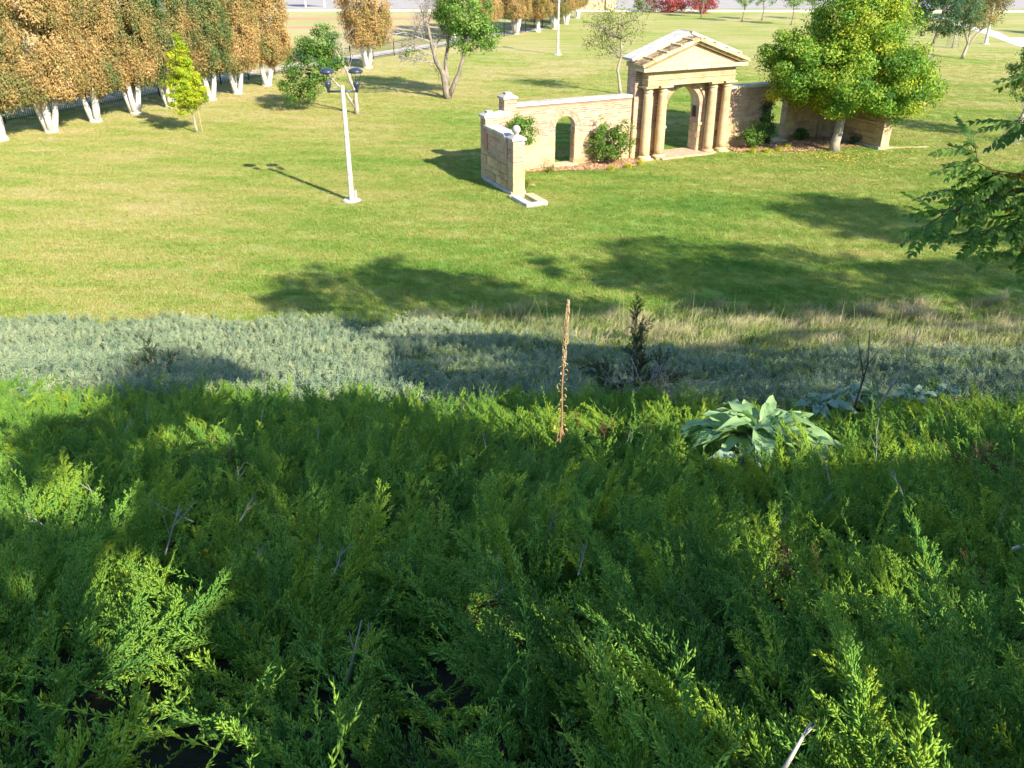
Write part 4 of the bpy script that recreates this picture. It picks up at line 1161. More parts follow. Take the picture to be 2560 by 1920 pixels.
shrub('bare_shrub', 'clump of grey bare stems left of the small arched door', (*gw(-7.15, .05), .03), [(0, 0, .35, .32, .25, .3)], M['sparse'], 12, 8, .16, .06, 67, None, 16, 'twig_grey')
def tussock(name, label, loc, mat, n_, h, seed, group=None):
    me = grass_mesh(name, seed, None, n_, .16, h, .9, .008)
    me.materials.append(mat); a_ = me.attributes.new('tint', 'FLOAT', 'FACE'); a_.data.foreach_set('value', np.random.default_rng(seed).random(len(me.polygons)).astype(np.float32))
    o = link(name, me); o.location = loc
    return tag(o, label, 'plant', group)
M['tuss2'] = foliage('tussock_grass', [(0, (.09, .16, .03)), (1, (.34, .34, .09))], False, .3, .2, 2)
M['gold'] = foliage('golden_plant', [(0, (.34, .36, .03)), (1, (.60, .52, .06))], False, .3, .2, 3)
tussock('grass_clump', 'green grass clump at the inner foot of the ball-topped pillar', (*gw(-9.5, -2.3), .0), M['tuss2'], 160, .55, 70)
tussock('grass_clump', 'low green grass clump left of the small door sill', (*gw(-7.4, -.45), .0), M['tuss2'], 120, .4, 71)
gold = [(-3.0, -.95, 'largest golden plant at the foot of the first column'), (-3.8, -1.15, 'golden plant between the leafy shrub and the first column'), (-4.7, -1.2, 'small golden plant below the leafy shrub'),
        (3.3, -1.05, 'small golden plant nearest the fourth column'), (4.0, -1.3, 'golden plant, left of three below the low bed shrub'), (4.75, -1.25, 'golden plant, middle of three below the low bed shrub'), (5.5, -1.0, 'golden plant, right of three nearest the big tree')]
for k, (e_, n_, lab) in enumerate(gold):
    tussock('golden_plant', lab, (*gw(e_, n_), .02), M['gold'], 130, .26 if k else .34, 80+k, 'golden plants in the bed edge')

# ------------------------------------------------------------------ lamp posts
def lamp_post(label, loc, rz, s=1.0, proto=None):
    if proto:
        o = copy_tree(proto); o.location = loc; o.rotation_euler = (0, 0, rz); o.scale = (s, s, s); o['label'] = label
        return o
    L = empty('lamp_post', loc, rz, label, 'lamp post', 'twin-headed lamp posts')
    m = MB()
    b, tp = .098, .072
    for z0, z1, w0, w1 in ((.06, 4.42, b, tp),):
        ch_ = .35
        ring = lambda w, z: [(-w, -w*(1-ch_), z), (-w*(1-ch_), -w, z), (-w*.12, -w, z), (-w*.12, -w*.88, z), (w*.12, -w*.88, z), (w*.12, -w, z), (w*(1-ch_), -w, z), (w, -w*(1-ch_), z), (w, w*(1-ch_), z), (w*(1-ch_), w, z), (-w*(1-ch_), w, z), (-w, w*(1-ch_), z)]
        k = 12; m.add(ring(w0, z0) + ring(w1, z1), [(q, (q+1) % k, k+(q+1) % k, k+q) for q in range(k)] + [tuple(range(k, 2*k))])
    m.build('shaft', M['polewhite'], L)
    m = MB(); m.lathe([(.36, -.05), (.36, .05), (.33, .07)], sides=28); m.build('footing', M['conc'], L, False)
    m = MB(); m.box(.115, .21, -.07, .07, .08, .42); bevel(m.build('service_box', M['polewhite'], L), .01)
    m = MB(); m.tube([(-.53, 0, 4.20), (.53, 0, 4.20)], [.04, .04], 10); m.build('cross_arm', M['lamp'], L, True)
    for sx in (-1, 1):
        h = empty('lamp_head', (sx*.53, 0, 4.16)); h.parent = L
        m = MB(); m.lathe([(.05, 0), (.06, .12), (.075, .16), (.10, .20), (.125, .30), (.125, .36), (.10, .38)], sides=20); m.build('socket', M['lamp'], h, True)
        for a_ in (.5, 2.6, 4.7):
            m = MB(); m.tube([(.10*math.cos(a_), .10*math.sin(a_), .37), (.17*math.cos(a_), .17*math.sin(a_), .55), (.21*math.cos(a_), .21*math.sin(a_), .74)], [.011]*3, 5); m.build('hood_strut', M['lamp'], h, True)
        m = MB(); m.lathe([(.05, .70), (.24, .70), (.275, .73), (.265, .78), (.20, .84), (.10, .88), (.02, .89)], sides=28); m.build('hood', M['lamp'], h, True)
    return L
LP = lamp_post('near white lamp post with two dark domed heads on the open lawn', (-6.37, 34.49, 0), .05)
lamp_post('far thin lamp post behind the ruin near the cedar row', (3.95, 80.76, 0), .1, 1.0, LP)
lamp_post('distant white pole beside the footpath at the right edge', (44.84, 88.88, 0), .3, 1.08, LP)

# ------------------------------------------------------------------ iron fence
fe = empty('iron_fence', (0, 0, 0), 0, 'black iron picket fence running behind the rusty cedar row', 'fence')
fpts = [np.array(p_) for p_ in ((-46, 32), (-28.2, 50.2), (-17.6, 68.6), (-8.6, 82.4), (.5, 97.5), (6.2, 112))]
pk = MB()
for a_, b_ in zip(fpts[:-1], fpts[1:]):
    L = np.linalg.norm(b_-a_); d_ = (b_-a_)/L; nr = np.array([-d_[1], d_[0]])
    k = int(L/2.4)
    for q in range(k):
        p_ = a_ + d_*L*q/k
        m = MB(); m.obox(p_ - d_*.03 - nr*.03, d_, nr, .06, .06, 0, 1.35); m.build('post', M['iron'], fe)
    for z in (.18, 1.12):
        m = MB(); m.obox(a_ - nr*.015, d_, nr, L, .03, z, z+.035); m.build('rail', M['iron'], fe)
    for q in range(int(L/.13)):
        p_ = a_ + d_*.13*q; pk.obox(p_ - d_*.009 - nr*.009, d_, nr, .018, .018, .06, 1.28)
tag(pk.build('pickets', M['iron'], fe), kind='stuff')

# distant bits by the road
wl_ = empty('sandstone_road_wall', (12.2, 126.6, 0), 0, 'distant pale sandstone pier and low brick wall at the road', 'wall')
m = MB(); m.box(.2, 1.5, -.5, .5, 0, 3.4); bevel(m.build('pier', M['stone_pale'], wl_), .05)
m = MB(); m.box(-4.5, .2, -.25, .25, 0, 1.3); m.build('low_wall', M['rubble'], wl_)
m = MB(); m.box(.1, 1.6, -.6, .6, 3.4, 3.6); bevel(m.build('pier_cap', M['cap'], wl_), .04)
hs = empty('white_sign', (-27.5, 133.4, 0), .1, 'blank white notice board on two posts by the far road', 'sign')
m = MB(); m.box(-1.7, 1.7, -.06, .06, 1.1, 4.2); bevel(m.build('board', M['house'], hs), .03)
for sx in (-1.3, 1.3):
    m = MB(); m.box(sx-.08, sx+.08, .07, .2, 0, 4.1); m.build('post', M['house'], hs)
m = MB(); m.box(-.35, .35, -.18, .18, 0, .75); m.add([(-.35, -.18, .75), (.35, -.18, .75), (.35, .18, .95), (-.35, .18, .95)], [(0, 1, 2, 3)])
mk = m.build('marker_stone', M['house']); mk.location = (-32.2, 128.8, 0); tag(bevel(mk, .03), 'small white marker block on the grass before the far road', 'marker')

# ------------------------------------------------------------------ hillside plants
def mullein_leaf(name, seed, L, W, bend, mat):
    r = np.random.default_rng(seed); n_ = 9; v = []; F = []
    for k in range(n_+1):
        t_ = k/n_
        w = W*(math.sin(math.pi*min(1, t_*.93+.05))**.75)*(.35+.65*min(1, t_*2.2)) if k < n_ else .002
        x_ = L*t_; z_ = L*(bend[0]*t_ - bend[1]*t_**2)
        wv = .12*W*math.sin(t_*13+seed)
        for q, s in enumerate((-1, -.5, 0, .5, 1)):
            ruf = abs(s)**2*.34*W*math.sin(t_*19+seed+(3 if s > 0 else 0))
            v.append((x_, s*w, z_ + .30*w*abs(s) + ruf + wv*.3*s))
    for k in range(n_):
        for q in range(4): a_ = k*5+q; F.append((a_, a_+5, a_+6, a_+1))
    me = np_mesh(name, np.array(v), np.array(F), mat, {'tint': np.clip(.45 + .25*r.normal(size=len(F))*.6, 0, 1)})
    me.polygons.foreach_set('use_smooth', [True]*len(me.polygons))
    return me
LM = [mullein_leaf('leaf', 3+k, .46, .052, b_, M['mullein']) for k, b_ in enumerate(((.45, .5), (.7, .75), (.9, .8), (.25, .2), (.8, 1.0)))]
LB = [mullein_leaf('leaf', 13+k, .30, .05, b_, M['mulleinblue']) for k, b_ in enumerate(((.5, .6), (.8, .8), (1.0, .9)))]
def rosette(label, x, y, n_, s, meshes, seed, dz=.32):
    r = random.Random(seed)
    t_ = empty('mullein_rosette', (x, y, float(soil(x, y)) + dz), r.random()*6, label, 'mullein', 'mullein rosettes on the slope')
    t_.rotation_euler = (-.25, 0, t_.rotation_euler[2]*0)
    for k in range(n_):
        f = k/n_                                   # 0 outermost, 1 heart of the rosette
        o = link('leaf', meshes[k % len(meshes)], t_)
        o.rotation_euler = (r.uniform(-.4, .4), .10 - .62*f + r.uniform(-.16, .16), k*2.39996 + r.uniform(-.25, .25))
        q = s*(1.12 - .5*f)*(.8+.35*r.random()); o.scale = (q, q*(.9+.4*r.random()), q)
        o.location = (.02*r.uniform(-1, 1), .02*r.uniform(-1, 1), .02 + .05*f)
    return t_
rosette('large pale green mullein rosette with felted leaves lit by the sun', 1.98, 6.05, 72, 1.38, LM, 1, .32)
rosette('bluish mullein rosette directly right of the large sunlit one', 3.15, 7.9, 22, 1.0, LB, 2)
rosette('bluish mullein rosette at the foot of the two dark bare stems', 4.0, 9.0, 20, .95, LB, 3)
rosette('bluish mullein rosette right of the two dark bare stems', 4.75, 9.2, 18, .9, LB, 4)
rosette('farthest right small bluish mullein rosette', 5.55, 9.9, 16, .85, LB, 5)
rosette('few drooping bluish mullein leaves below the large sunlit rosette', 1.72, 5.5, 9, .9, LB, 6, .2)

# dead mullein stalk
sz = float(soil(.48, 7.45))
ms = empty('mullein_stalk', (.48, 7.45, sz + .02), 0, 'tall dry brown mullein stalk standing upright at the edge of the green juniper', 'mullein')
m = MB(); spine = [(.0, 0, 0), (.01, 0, .3), (-.005, 0, .6), (.015, 0, .9), (.02, 0, 1.15), (.05, 0, 1.38)]
m.tube(spine, [.016, .014, .012, .011, .010, .008], 8); m.build('stem', M['stalkdark'], ms, True)
def sp(z): 
    zz = [p_[2] for p_ in spine]; return (float(np.interp(z, zz, [p_[0] for p_ in spine])), 0)
m = MB(); r_ = np.random.default_rng(4)
for k in range(420):
    z = .80 + .58*r_.random(); a_ = r_.random()*6.28; rr = .010 + .016*min(1, (1.40-z)/.12)*(.7+.5*r_.random()); x0, y0 = sp(z)
    c_ = np.array([x0 + rr*math.cos(a_), y0 + rr*math.sin(a_), z]); s = .006+.004*r_.random()
    m.add([c_+(s, 0, 0), c_+(-s, 0, 0), c_+(0, s, 0), c_+(0, -s, 0), c_+(0, 0, s*1.5), c_+(0, 0, -s)], [(0, 2, 4), (2, 1, 4), (1, 3, 4), (3, 0, 4), (2, 0, 5), (1, 2, 5), (3, 1, 5), (0, 3, 5)])
for k in range(90):
    z = 1.0 + .09*r_.random() ; a_ = r_.random()*6.28; rr = .012*r_.random(); x0, y0 = sp(z)
    c_ = np.array([x0 + .034 + rr*math.cos(a_), y0 + rr*math.sin(a_), z + .0]); s = .007
    m.add([c_+(s, 0, 0), c_+(-s, 0, 0), c_+(0, s, 0), c_+(0, -s, 0), c_+(0, 0, s*1.5), c_+(0, 0, -s)], [(0, 2, 4), (2, 1, 4), (1, 3, 4), (3, 0, 4), (2, 0, 5), (1, 2, 5), (3, 1, 5), (0, 3, 5)])
tag(m.build('seed_spike', M['stalk'], ms), kind='stuff')
for k in range(26):
    z = .10 + .75*k/26; a_ = (0 if k % 2 else math.pi) + r_.normal()*.6; x0, y0 = sp(z); m = MB(); rad = .016 + .024*r_.random() if z > .25 else .045*r_.random()+.015; turns = r_.uniform(.35, .7)
    v = []
    for q in range(9):
        w = -.6 + q*turns; cr = rad*(1-.03*q)
        px = .012 + rad + cr*math.cos(math.pi - w); pz = cr*math.sin(math.pi - w)*.9 - .02
        for s in (-1, 1): v.append((x0 + px*math.cos(a_) - s*.010*math.sin(a_), y0 + px*math.sin(a_) + s*.010*math.cos(a_), z + pz))
    m.add(v, [(2*q, 2*q+1, 2*q+3, 2*q+2) for q in range(8)]); m.build('curled_leaf', M['stalk'], ms, True)
m = MB()
for k in range(9):
    a_ = r_.random()*6.28; m.tube([(.0, 0, .22), (.05*math.cos(a_), .05*math.sin(a_), .14), (.07*math.cos(a_), .07*math.sin(a_), .02), (.06*math.cos(a_), .06*math.sin(a_), -.08)], [.006, .012, .010, .003], 5)
m.build('hanging_dead_leaves', M['stalkdark'], ms, True)

ms.scale = (.68, .68, 1.14)
# young dark junipers
djm = [spray_mesh('juniper_twig', 101+k, None, L=.34, nb=18, W=.10, nsub=4, rad=.0045, subl=.04) for k in range(3)]
M['darkj2'] = foliage('dark_young_juniper_twigs', [(0, (.06, .10, .05)), (.6, (.11, .15, .06)), (1, (.20, .19, .08))], False, .2, .3, 3, .1, (1.1, 1.1, .5), .4)
for me in djm:
    me.materials.append(M['darkj2']); a_ = me.attributes.new('tint', 'FLOAT', 'FACE'); a_.data.foreach_set('value', np.full(len(me.polygons), .4, np.float32))
def young_juniper(label, x, y, branches, seed, scale=1.0, bare=0):
    r = np.random.default_rng(seed)
    t_ = empty('young_juniper', (x, y, float(soil(x, y))), 0, label, 'juniper')
    m = MB(); lst = []
    for b_ in branches:
        pts = wobble((0, 0, .02), b_, 5, .03, r); L = np.linalg.norm(b_)
        m.tube(pts, [.016*(1-.15*i) for i in range(6)], 6)
        k = int(24*L)
        for q in range(k):
            s = .25 + .75*q/k; i0 = min(4, int(s*5)); p_ = pts[i0] + (pts[i0+1]-pts[i0])*(s*5-i0)
            d_ = (pts[i0+1]-pts[i0]); d_ = d_/np.linalg.norm(d_) + r.normal(0, .55, 3); lst.append((p_, d_))
    m.build('stem', M['bark_grey'], t_, True)
    for p_, d_ in lst:
        o = link('twig', djm[int(r.integers(3))], t_); o.location = p_
        o.rotation_euler = (mathutils.Vector(d_).to_track_quat('Z', 'Y') @ mathutils.Quaternion((0, 0, 1), r.random()*6)).to_euler(); s = scale*(.6+.5*r.random()); o.scale = (s, s, s)
    if bare:
        m = MB(); rr = np.random.default_rng(seed+1)
        for k in range(bare): dead_twigs(m, (.05*k, -.1, .15), (rr.normal()*.6+.2, -.2, .8), .55, .010, 2, rr)
        m.build('bare_twigs', M['twig_blue'], t_)
    return t_
young_juniper('dark ragged young juniper standing up behind the mullein stalk', 1.73, 10.9, [(-.75, 0, .75), (-.45, .1, .55), (-.05, 0, 1.45), (.35, 0, .8), (.05, .2, 1.0), (.55, .1, .45), (-.25, -.1, .4)], 5, .8, 7)
young_juniper('small brownish young juniper in the shaded blue juniper at left', -6.2, 13.6, [(0, 0, .85), (.42, 0, .55), (-.35, .1, .35), (-.1, .1, .5)], 6, .7)

# bare stems and dead twigs
def bare_stem(name, label, x, y, paths, mat, z0=-.02, group=None):
    m = MB()
    for p_, rad in paths: m.tube(p_, [rad*(1-.7*i/(len(p_)-1)) for i in range(len(p_))], 6)
    o = m.build(name, M[mat], None, True); o.location = (x, y, float(soil(x, y)) + z0)
    return tag(o, label, 'twig', group)
bare_stem('dead_stalk', 'straight dark bare stem rising beside the bluish mulleins', 3.75, 8.45, [([(0, 0, 0), (.01, 0, .4), (.05, 0, .85), (.04, .1, 1.2)], .016), ([(.03, 0, .7), (-.05, .05, 1.0), (-.08, .1, 1.15)], .007), ([(.05, 0, .85), (.16, 0, 1.05)], .006)], 'bark_dark')
bare_stem('dead_stalk', 'slanting brown bare stem leaning right beside the bluish mulleins', 3.86, 8.4, [([(0, 0, 0), (.22, .1, .4), (.42, .2, .8), (.52, .3, 1.15)], .018), ([(.42, .2, .8), (.40, .25, 1.1)], .007), ([(.3, .15, .6), (.5, .2, .75)], .006)], 'bark_pale')
bare_stem('dead_stick', 'bleached broken stick poking up at the bottom right of the green juniper', .58, 1.36, [([(0, 0, .12), (.05, .03, .22), (.105, .075, .30)], .009), ([(.085, .06, .27), (.11, .06, .31)], .004)], 'stick')
bare_stem('dead_stick', 'pair of tall grey dead twigs at the lower left centre', -.50, 1.95, [([(0, 0, .10), (.03, .01, .22), (.06, .02, .34)], .007), ([(.05, 0, .08), (.065, .01, .2), (.08, .02, .33)], .006), ([(.03, .01, .22), (.02, .02, .30)], .003)], 'twig_blue')
bare_stem('dead_stick', 'upright grey double twig in the middle of the green juniper', -.03, 2.55, [([(0, 0, .12), (-.01, .01, .25), (-.02, .02, .38)], .007), ([(.0, 0, .14), (-.03, .0, .24), (-.045, .02, .33)], .006)], 'twig_blue')
bare_stem('dead_stick', 'pale wavy dead twig lying over the juniper at right', 2.2, 3.1, [([(0, 0, .28), (.10, .03, .29), (.2, .0, .26), (.33, -.06, .24)], .010), ([(.1, .03, .29), (.14, .08, .34)], .004), ([(.2, 0, .26), (.25, .05, .31)], .004)], 'stick')
m = MB(); r_ = np.random.default_rng(12)
for k in range(60):
    y = 2.4 + 7.5*r_.random()**1.3; hw = float(halfwidth(y, float(soil(0, y)))); x = r_.uniform(-hw, hw)*.95; z = float(soil(x, y)) + .17 + .14*r_.random()
    d0 = np.array([r_.normal()*.35, r_.normal()*.35, .8]); d0 /= np.linalg.norm(d0); L0 = .10 + .12*r_.random(); p0 = np.array([x, y, z])
    m.tube([p0, p0 + d0*L0*.5 + r_.normal(0, .006, 3), p0 + d0*L0], [.0035, .0028, .0014], 5)
    for q in range(3):
        a_ = p0 + d0*L0*(.35+.2*q); m.tube([a_, a_ + (d0 + r_.normal(0, .35, 3))*L0*.35], [.002, .001], 4)
tag(m.build('dead_twigs', M['twig_blue']), 'thin grey dead twigs scattered through the green juniper', 'twigs', kind='stuff')

# ------------------------------------------------------------------ shade trees beside and behind the camera
def inpoly(x, y, poly):
    x = np.asarray(x); y = np.asarray(y); ins = np.zeros(x.shape, bool)
    k = len(poly)
    for q in range(k):
        x1, y1 = poly[q]; x2, y2 = poly[(q+1) % k]
        c_ = ((y1 > y) != (y2 > y))
        ins ^= c_ & (x < (x2-x1)*(y-y1)/((y2-y1) + 1e-12) + x1)
    return ins
# openings of the canopy, given as the sunny patches they leave on the slope
LIT = [
 [(-15.3,23.4),(-5.49,23.36),(-2.85,17.83),(-2.07,11.53),(-3.21,12.07),(-4.63,14.3),(-5.85,16.19),(-7.54,17.57),(-8.23,17.34),(-8.37,16.19),(-8.29,14.8),(-9.43,16.19),(-11.43,18.88),(-13.68,20.71)],
 [(-12.39,18.61),(-10.94,17.83),(-8.92,15.05),(-6.36,11.04),(-5.59,10.32),(-4.44,8.25),(-5.02,7.86),(-3.5,5.07),(-3.62,4.99),(-14,6)],
 [(-3.23,4.41),(-2.94,4.41),(-2.28,3.51),(-2.04,3.08),(-2.4,3.51),(-2.91,3.93)],
 [(-3.13,4.99),(-3.17,5.31),(-2.68,4.46),(-2.44,4.24),(-2.05,3.43),(-2.1,3.43),(-2.43,3.84)],
 [(-1.66,2.9),(-1.63,3.03),(-1.34,2.61),(-1.23,2.63),(-1.05,2.28),(-.98,1.98),(-.98,1.84),(-1.01,1.72),(-1.09,1.84),(-1.34,2.31)],
 [(-.95,1.78),(-.77,1.82),(-.66,1.6),(-.66,1.3),(-.8,1.3)],
 [(-2.54,11.53),(-.96,10.32),(.09,8.78),(.75,8.41),(1.81,8.25),(1.62,7.31),(.74,7.03),(.38,7.16),(-1.32,9.04)],
 [(1.0,7.6),(1.8,8.0),(2.7,7.4),(2.95,6.2),(2.6,5.5),(1.9,5.2),(1.25,5.5),(.9,6.4)],
 [(.16,2.1),(.38,2.08),(.62,1.82),(.6,1.5),(.34,1.6)],
 [(.66,1.62),(1.0,1.42),(1.0,1.2),(.66,1.2)],
 [(-2.66,23.65),(3.78,24.28),(7.16,23.65),(7.15,20.71),(3.73,17.83),(1.1,18.35),(-1.25,19.46),(-3.42,19.76)],
]
FLECK = [(1.19,3.08,.10),(1.31,2.81,.09),(1.34,2.64,.05),(1.4,2.51,.08),(1.38,2.28,.06),(1.46,2.13,.09),(1.04,3.36,.09),(1.31,3.21,.10),(3.61,7.47,.16),(3.96,7.62,.16),(4.61,7.31,.2),(1.62,2.51,.06),(1.29,3.75,.12),(-2.71,6.39,.22),(-3.58,11.04,.6),(-2.5,11.7,.7),(-3.1,12.3,.6)]
SHADE = [
 [(-7.71,23.96),(-6.88,24.43),(-7.2,25.26),(-6.74,25.96),(-6.73,27.07),(-5.02,26.14),(-4.91,27.46),(-4.24,27.86),(-3.62,27.07),(-3.5,25.96),(-2.81,26.69),(-1.87,25.96),(-.62,25.78),(-.24,24.93),(1.42,24.27),(2.77,23.65),(2.46,22.4),(-3.13,22.4),(-5.88,22.8)],
 [(2.75,29.11),(4.77,29.78),(6.79,28.68),(8.26,29.11),(9.92,28.68),(11.38,27.07),(13.2,27.07),(15.64,27.86),(22,29.55),(22,22),(11.78,22),(8.23,22.0),(5.6,22.6),(4.0,24.6),(2.47,25.61),(3.4,27.46)],
 [(9.39,33.8),(9.95,33.52),(10.97,35.56),(12.67,35.26),(14.3,34.37),(15.41,32.45),(16.53,30.94),(22,31.5),(22,28.68),(15.41,29.11),(13.52,29.55),(11.86,30.0),(11.17,31.43)],
]
DAPPLE = [[(-.53,27.86),(1.88,28.27),(2.62,27.46),(3.5,25.96),(2.44,25.26),(.75,25.96)]]
def shadow_keep(C, r):
    """True for leaves whose shadow falls where the photograph's ground is shaded"""
    p = C.copy()
    tt = np.zeros(len(C))
    lo = np.zeros(len(C)); hi = np.full(len(C), 60.0)
    for _ in range(26):
        mid = (lo+hi)/2; q = C - SUN[None]*mid[:, None]
        g = np.where(q[:, 1] < 22.3, soil(q[:, 0], q[:, 1]) + .26, .02)
        above = q[:, 2] > g
        lo = np.where(above, mid, lo); hi = np.where(above, hi, mid)
    q = C - SUN[None]*lo[:, None]
    x, y = q[:, 0].copy(), q[:, 1].copy()
    lawn = y > 22.3
    jit = np.where(lawn, .14, .02 + .004*y)
    x += r.normal(size=len(x))*jit; y += r.normal(size=len(x))*jit*1.2
    ns = .22*vnoise(x, y, 2.2, 1.) + .12*vnoise(x, y, 5., 3.)
    lit = np.zeros(len(x), bool)
    wob = np.where(y > 9, ns*.6, ns*.12)
    for du, dv in ((0, 0), (.10, 0), (-.10, 0), (0, .42), (0, -.42)):
        ox, oy = du*.755 - dv*.656, du*.656 + dv*.755
        for pl in LIT: lit |= inpoly(x + ox + wob, y + oy + wob, pl)
        for fx, fy, fr_ in FLECK: lit |= ((x+ox-fx)**2 + ((y+oy-fy)*.8)**2) < (1.35*fr_)**2
    sh = np.zeros(len(x), bool)
    for pl in SHADE: sh |= inpoly(x + ns*2.4 + .35*vnoise(x, y*2.5, 3.1, 2.), y + ns*1.6, pl)
    for pl in DAPPLE: sh |= inpoly(x, y, pl) & (vnoise(x, y, 2.6, 5.) > .25)
    sh &= ~((vnoise(x, y*1.8, 1.7, 8.) > .72) & (x > 8))
    sh &= ~((vnoise(x, y*1.6, 3.0, 4.) > .30) & (x < 3))
    sh &= ~(vnoise(x*.55 + y*.3, y*2.4, 2.6, 6.) > .52)
    drygap = (y > 16.5) & (y <= 22.3) & (x > 7) & (vnoise(x, y, 1.6, 2.) > .05)
    seen = (np.abs(x) < .62*(y*.8887 + 3.2) + 1.5) & (y > .3) | (r.random(len(x)) < .12)
    return np.where(lawn, sh, ~lit & ~drygap) & seen & (lo < np.where(y > 10, 60., 8.5 + 1.1*y)), x, y
def shade_leaves(ells, ncl, nl, seed, crad=.75):
    C, O, T, cl = crown_points(ells, ncl, nl, crad, seed, .0)
    keep, sx_, sy_ = shadow_keep(C, np.random.default_rng(seed))
    # nothing of these crowns hangs into the view
    dep = C[:, 1]*.8887 + (CAM_Z - C[:, 2])*.4585
    vy = (CAM_Z - C[:, 2])*.8887 - C[:, 1]*.4585
    inview = (dep > 0) & (np.abs(C[:, 0]) < .60*dep + .3) & (vy > -.45*dep - .3)
    k = keep & ~inview
    return C[k], O[k], T[k], cl
def shade_tree(label, base, trunk_top, C, O, T, cl, seed, leaf=.15):
    z0 = max(0.0, float(soil(*base)) if base[1] < 23 else 0.0) - .1
    t_ = empty('shade_tree', (base[0], base[1], z0), 0, label, 'tree', 'shade trees on the hill out of view')
    off = np.array([base[0], base[1], z0])
    link('crown', leaves_mesh('crown', C - off, np.full(len(C), leaf), T, M['shade'], O, .2, .62, 0, seed), t_)
    m = MB(); r = np.random.default_rng(seed)
    tp = np.array(trunk_top) - off
    pts = wobble((0, 0, 0), tp, 6, .12, r); m.tube(pts, [.30*(1-.7*i/6) for i in range(7)], 10)
    sel = cl[r.permutation(len(cl))[:14]]
    kp, _, _ = shadow_keep(sel, r)
    dep = sel[:, 1]*.8887 + (CAM_Z - sel[:, 2])*.4585
    iv = (np.abs(sel[:, 0]) < .66*dep + .8) & (dep > -1)
    limbs(m, pts[3:], (sel - off)[kp & ~iv], .05, seed)
    m.build('trunk', M['bark_grey'], t_, True)
    return t_
SPEC = [
 ('large leafy tree just right of and behind the viewpoint', (8.5, -4.5), (7.5, -3.0, 14.5), [(3.0, -2.2, 11.0, 3.8, 2.6, 1.7), (6.5, -.6, 10.8, 3.6, 3.2, 2.2), (8.5, -1.5, 12.5, 4.0, 4.0, 3.2), (2.5, .2, 11.3, 3.2, 2.0, 1.3)], 1400),
 ('leafy tree on the slope right of the viewpoint', (14.5, 3.0), (13, 3.5, 13), [(13, 4.0, 12.0, 4.2, 4.2, 4.2), (8.0, 3.0, 12.8, 3.6, 3.6, 2.8), (16.5, 7, 12.5, 3.6, 3.6, 3.6)], 420),
 ('tree with long compound leaves reaching in from the right edge', (11.2, 9.8), (10.5, 10.0, 12.5), [(10.2, 10.2, 12.5, 3.8, 3.6, 4.0), (6.5, 9.0, 12.6, 3.2, 3.2, 2.6), (13.5, 11.5, 12.0, 3.2, 3.2, 3.6)], 420),
 ('broad tree far right of the slope foot', (20.5, 10.5), (20, 11, 12.5), [(20.0, 11.4, 11.5, 4.6, 4.4, 4.4), (25.0, 14.0, 12, 4.0, 4.0, 4.0), (28.5, 10.5, 11.5, 4.2, 4.2, 4.2), (16.5, 9.5, 12.3, 3.6, 3.6, 3.4)], 760),
 ('broad tree at the right beyond the lawn edge', (26.5, 19.0), (26, 19, 12), [(25.5, 19.2, 11.5, 4.2, 4.2, 4.4), (30, 20, 11.5, 4, 4, 4)], 400),
 ('leafy tree on the hilltop close behind the viewpoint', (1.5, -7.5), (1.8, -6.0, 14), [(1.5, -3.6, 11.4, 3.2, 2.4, 1.6), (3.5, -4.6, 12.0, 3.0, 2.4, 1.8)], 420)]
LV = [shade_leaves(sp_[3], sp_[4], 105, 201+k) for k, sp_ in enumerate(SPEC)]
# thin the crowns where several overlap along the sun's direction, shaped to let more skylight through
e1_ = np.array([SUN[1], -SUN[0], 0]); e1_ /= np.linalg.norm(e1_); e2_ = np.cross(SUN, e1_)
allC = np.concatenate([l_[0] for l_ in LV]); ga = np.floor(allC @ e1_/.3).astype(int); gb = np.floor(allC @ e2_/.3).astype(int)
key = (ga - ga.min())*4000 + (gb - gb.min()); cnt = np.bincount(key)[key]
keepall = np.random.default_rng(5).random(len(allC)) < np.minimum(1, 4.2*.09/(.15**2*.31*.6)/cnt)
o0 = 0; TR = []
for k, sp_ in enumerate(SPEC):
    C, O, T, cl = LV[k]; kk = keepall[o0:o0+len(C)]; o0 += len(C)
    TR.append(shade_tree(sp_[0], sp_[1], sp_[2], C[kk], O[kk], T[kk], cl, 201+k))
PT = TR[2]

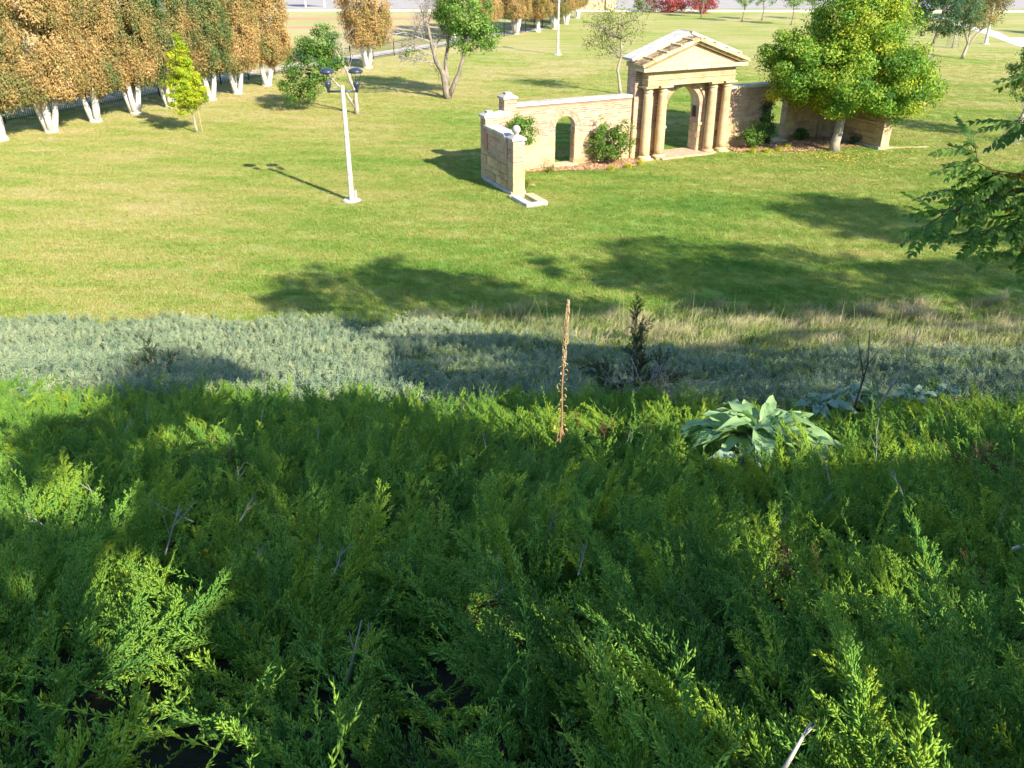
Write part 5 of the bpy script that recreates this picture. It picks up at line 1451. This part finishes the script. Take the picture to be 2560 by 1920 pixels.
# the branch with compound leaves hanging into view at right
def pinnate_mesh(name, seed, mat, L=.36, pairs=7, ll=.10, lw=.027):
    r = np.random.default_rng(seed); v = []; F = []; T = []
    def quad(a_, b_, c_, d_, t_): n0 = len(v); v.extend([a_, b_, c_, d_]); F.append((n0, n0+1, n0+2, n0+3)); T.append(t_)
    axp = lambda t_: np.array([L*t_, .015*math.sin(3*t_+seed), -.16*L*t_**2*2])
    for k in range(6):
        a_, b_ = axp(k/6), axp((k+1)/6); quad(a_+(0, .002, 0), a_-(0, .002, 0), b_-(0, .0015, 0), b_+(0, .0015, 0), .9)
    lst = [(.18+.78*k/(pairs-1), s) for k in range(pairs) for s in (-1, 1)] + [(1.0, 0)]
    for t_, s in lst:
        b_ = axp(t_); l = ll*(.75+.35*math.sin(math.pi*min(1, t_+.1)))*(.9+.2*r.random())
        d_ = np.array([.55 if s else 1.0, s*.8, -.25-.35*r.random()]); d_ /= np.linalg.norm(d_)
        nrm = np.array([.1, 0, 1.0]) + r.normal(0, .22, 3); w = np.cross(nrm, d_); w /= np.linalg.norm(w); nn_ = np.cross(d_, w)
        tn = .5 + .2*r.normal()
        m1 = b_ + d_*l*.38; m2 = b_ + d_*l*.72 - nn_*l*.05; tp = b_ + d_*l - nn_*l*.16
        for sg in (-1, 1):
            e1 = m1 + w*sg*lw + nn_*.006; e2 = m2 + w*sg*lw*.62 + nn_*.003
            quad(b_, m1, e1, b_ + w*sg*.004, tn); quad(m1, m2, e2, e1, tn); quad(m2, tp, tp + w*sg*.001, e2, tn)
    F = np.array(F); 
    F = F
    return np_mesh(name, np.array(v), F, mat, {'tint': np.clip(T, 0, 1)})
PL = [pinnate_mesh('compound_leaf', 300+k, M['pinnate'], .34+.03*k) for k in range(4)]
PLY = [pinnate_mesh('compound_leaf', 320+k, M['pinnate_y'], .32) for k in range(2)]
off = np.array(PT.location)
branches = [[(9.9, 10.0, 8.2), (7.6, 9.95, 7.4), (6.4, 9.92, 7.1), (5.82, 9.89, 6.97), (5.14, 9.8, 6.82), (4.85, 9.72, 6.72), (4.66, 9.66, 6.62)],
            [(7.6, 9.95, 7.4), (6.5, 9.98, 7.25), (5.9, 9.95, 7.12), (5.45, 9.98, 7.18), (5.28, 10.02, 7.26), (5.24, 10.08, 7.42)],
            [(9.9, 10.0, 8.2), (7.6, 10.3, 8.3), (6.7, 10.4, 8.25), (6.2, 10.45, 8.16), (6.0, 10.5, 8.14)],
            [(7.6, 10.3, 8.3), (6.4, 10.25, 7.85), (5.95, 10.24, 7.70), (5.72, 10.24, 7.64)],
            [(7.6, 9.95, 7.4), (6.5, 9.7, 6.75), (6.0, 9.6, 6.45), (5.75, 9.55, 6.36)],
            [(6.4, 9.92, 7.1), (5.9, 9.75, 6.75), (5.5, 9.7, 6.6), (5.3, 9.66, 6.55)],
            [(6.2, 9.9, 7.05), (5.7, 10.1, 7.0), (5.4, 10.15, 6.97), (5.2, 10.1, 6.93)]]
r_ = np.random.default_rng(77)
lf_k = 0
for bi, br in enumerate(branches):
    m = MB(); pts = [np.array(p_) - off for p_ in br]; k = len(pts)
    r0 = .035 if br[0][0] > 9 else .014
    m.tube(pts, [max(.004, r0*(1-.9*i/(k-1))) for i in range(k)], 6); bo = m.build('branch', M['bark_dark'], PT, True)
    seg = [np.linalg.norm(pts[i+1]-pts[i]) for i in range(k-1)]; tot = sum(seg)
    s = .25 if br[0][0] < 9 else tot*.5
    side = 1
    while s < tot:
        q = s; i0 = 0
        while i0 < k-2 and q > seg[i0]: q -= seg[i0]; i0 += 1
        p_ = pts[i0] + (pts[i0+1]-pts[i0])*min(1, q/seg[i0]); d_ = (pts[i0+1]-pts[i0])/seg[i0]
        for rep in range(2 if r_.random() < .6 else 1):
            side = -side
            hd_ = math.atan2(d_[1], d_[0]) + side*(.35+.75*r_.random())
            xw = p_[0] + off[0]
            yel = (xw > 5.75 and r_.random() < .16)
            o = link('compound_leaf', (PLY if yel else PL)[int(r_.integers(2 if yel else 4))], bo)
            o.location = p_; sc_ = .8+.45*r_.random(); o.scale = (sc_, sc_, sc_)
            o.rotation_euler = (r_.normal()*.35, .15+.35*r_.normal(), hd_)
        s += .085 if br[0][0] < 9 or s > tot*.6 else .13
    o = link('compound_leaf', PL[bi % 4], bo); o.location = pts[-1]; d_ = pts[-1]-pts[-2]; o.rotation_euler = (0, -.1 if bi != 1 else -1.1, math.atan2(d_[1], d_[0]))

for me in bpy.data.meshes:
    me.validate(verbose=False) if me.name.startswith('zz') else None
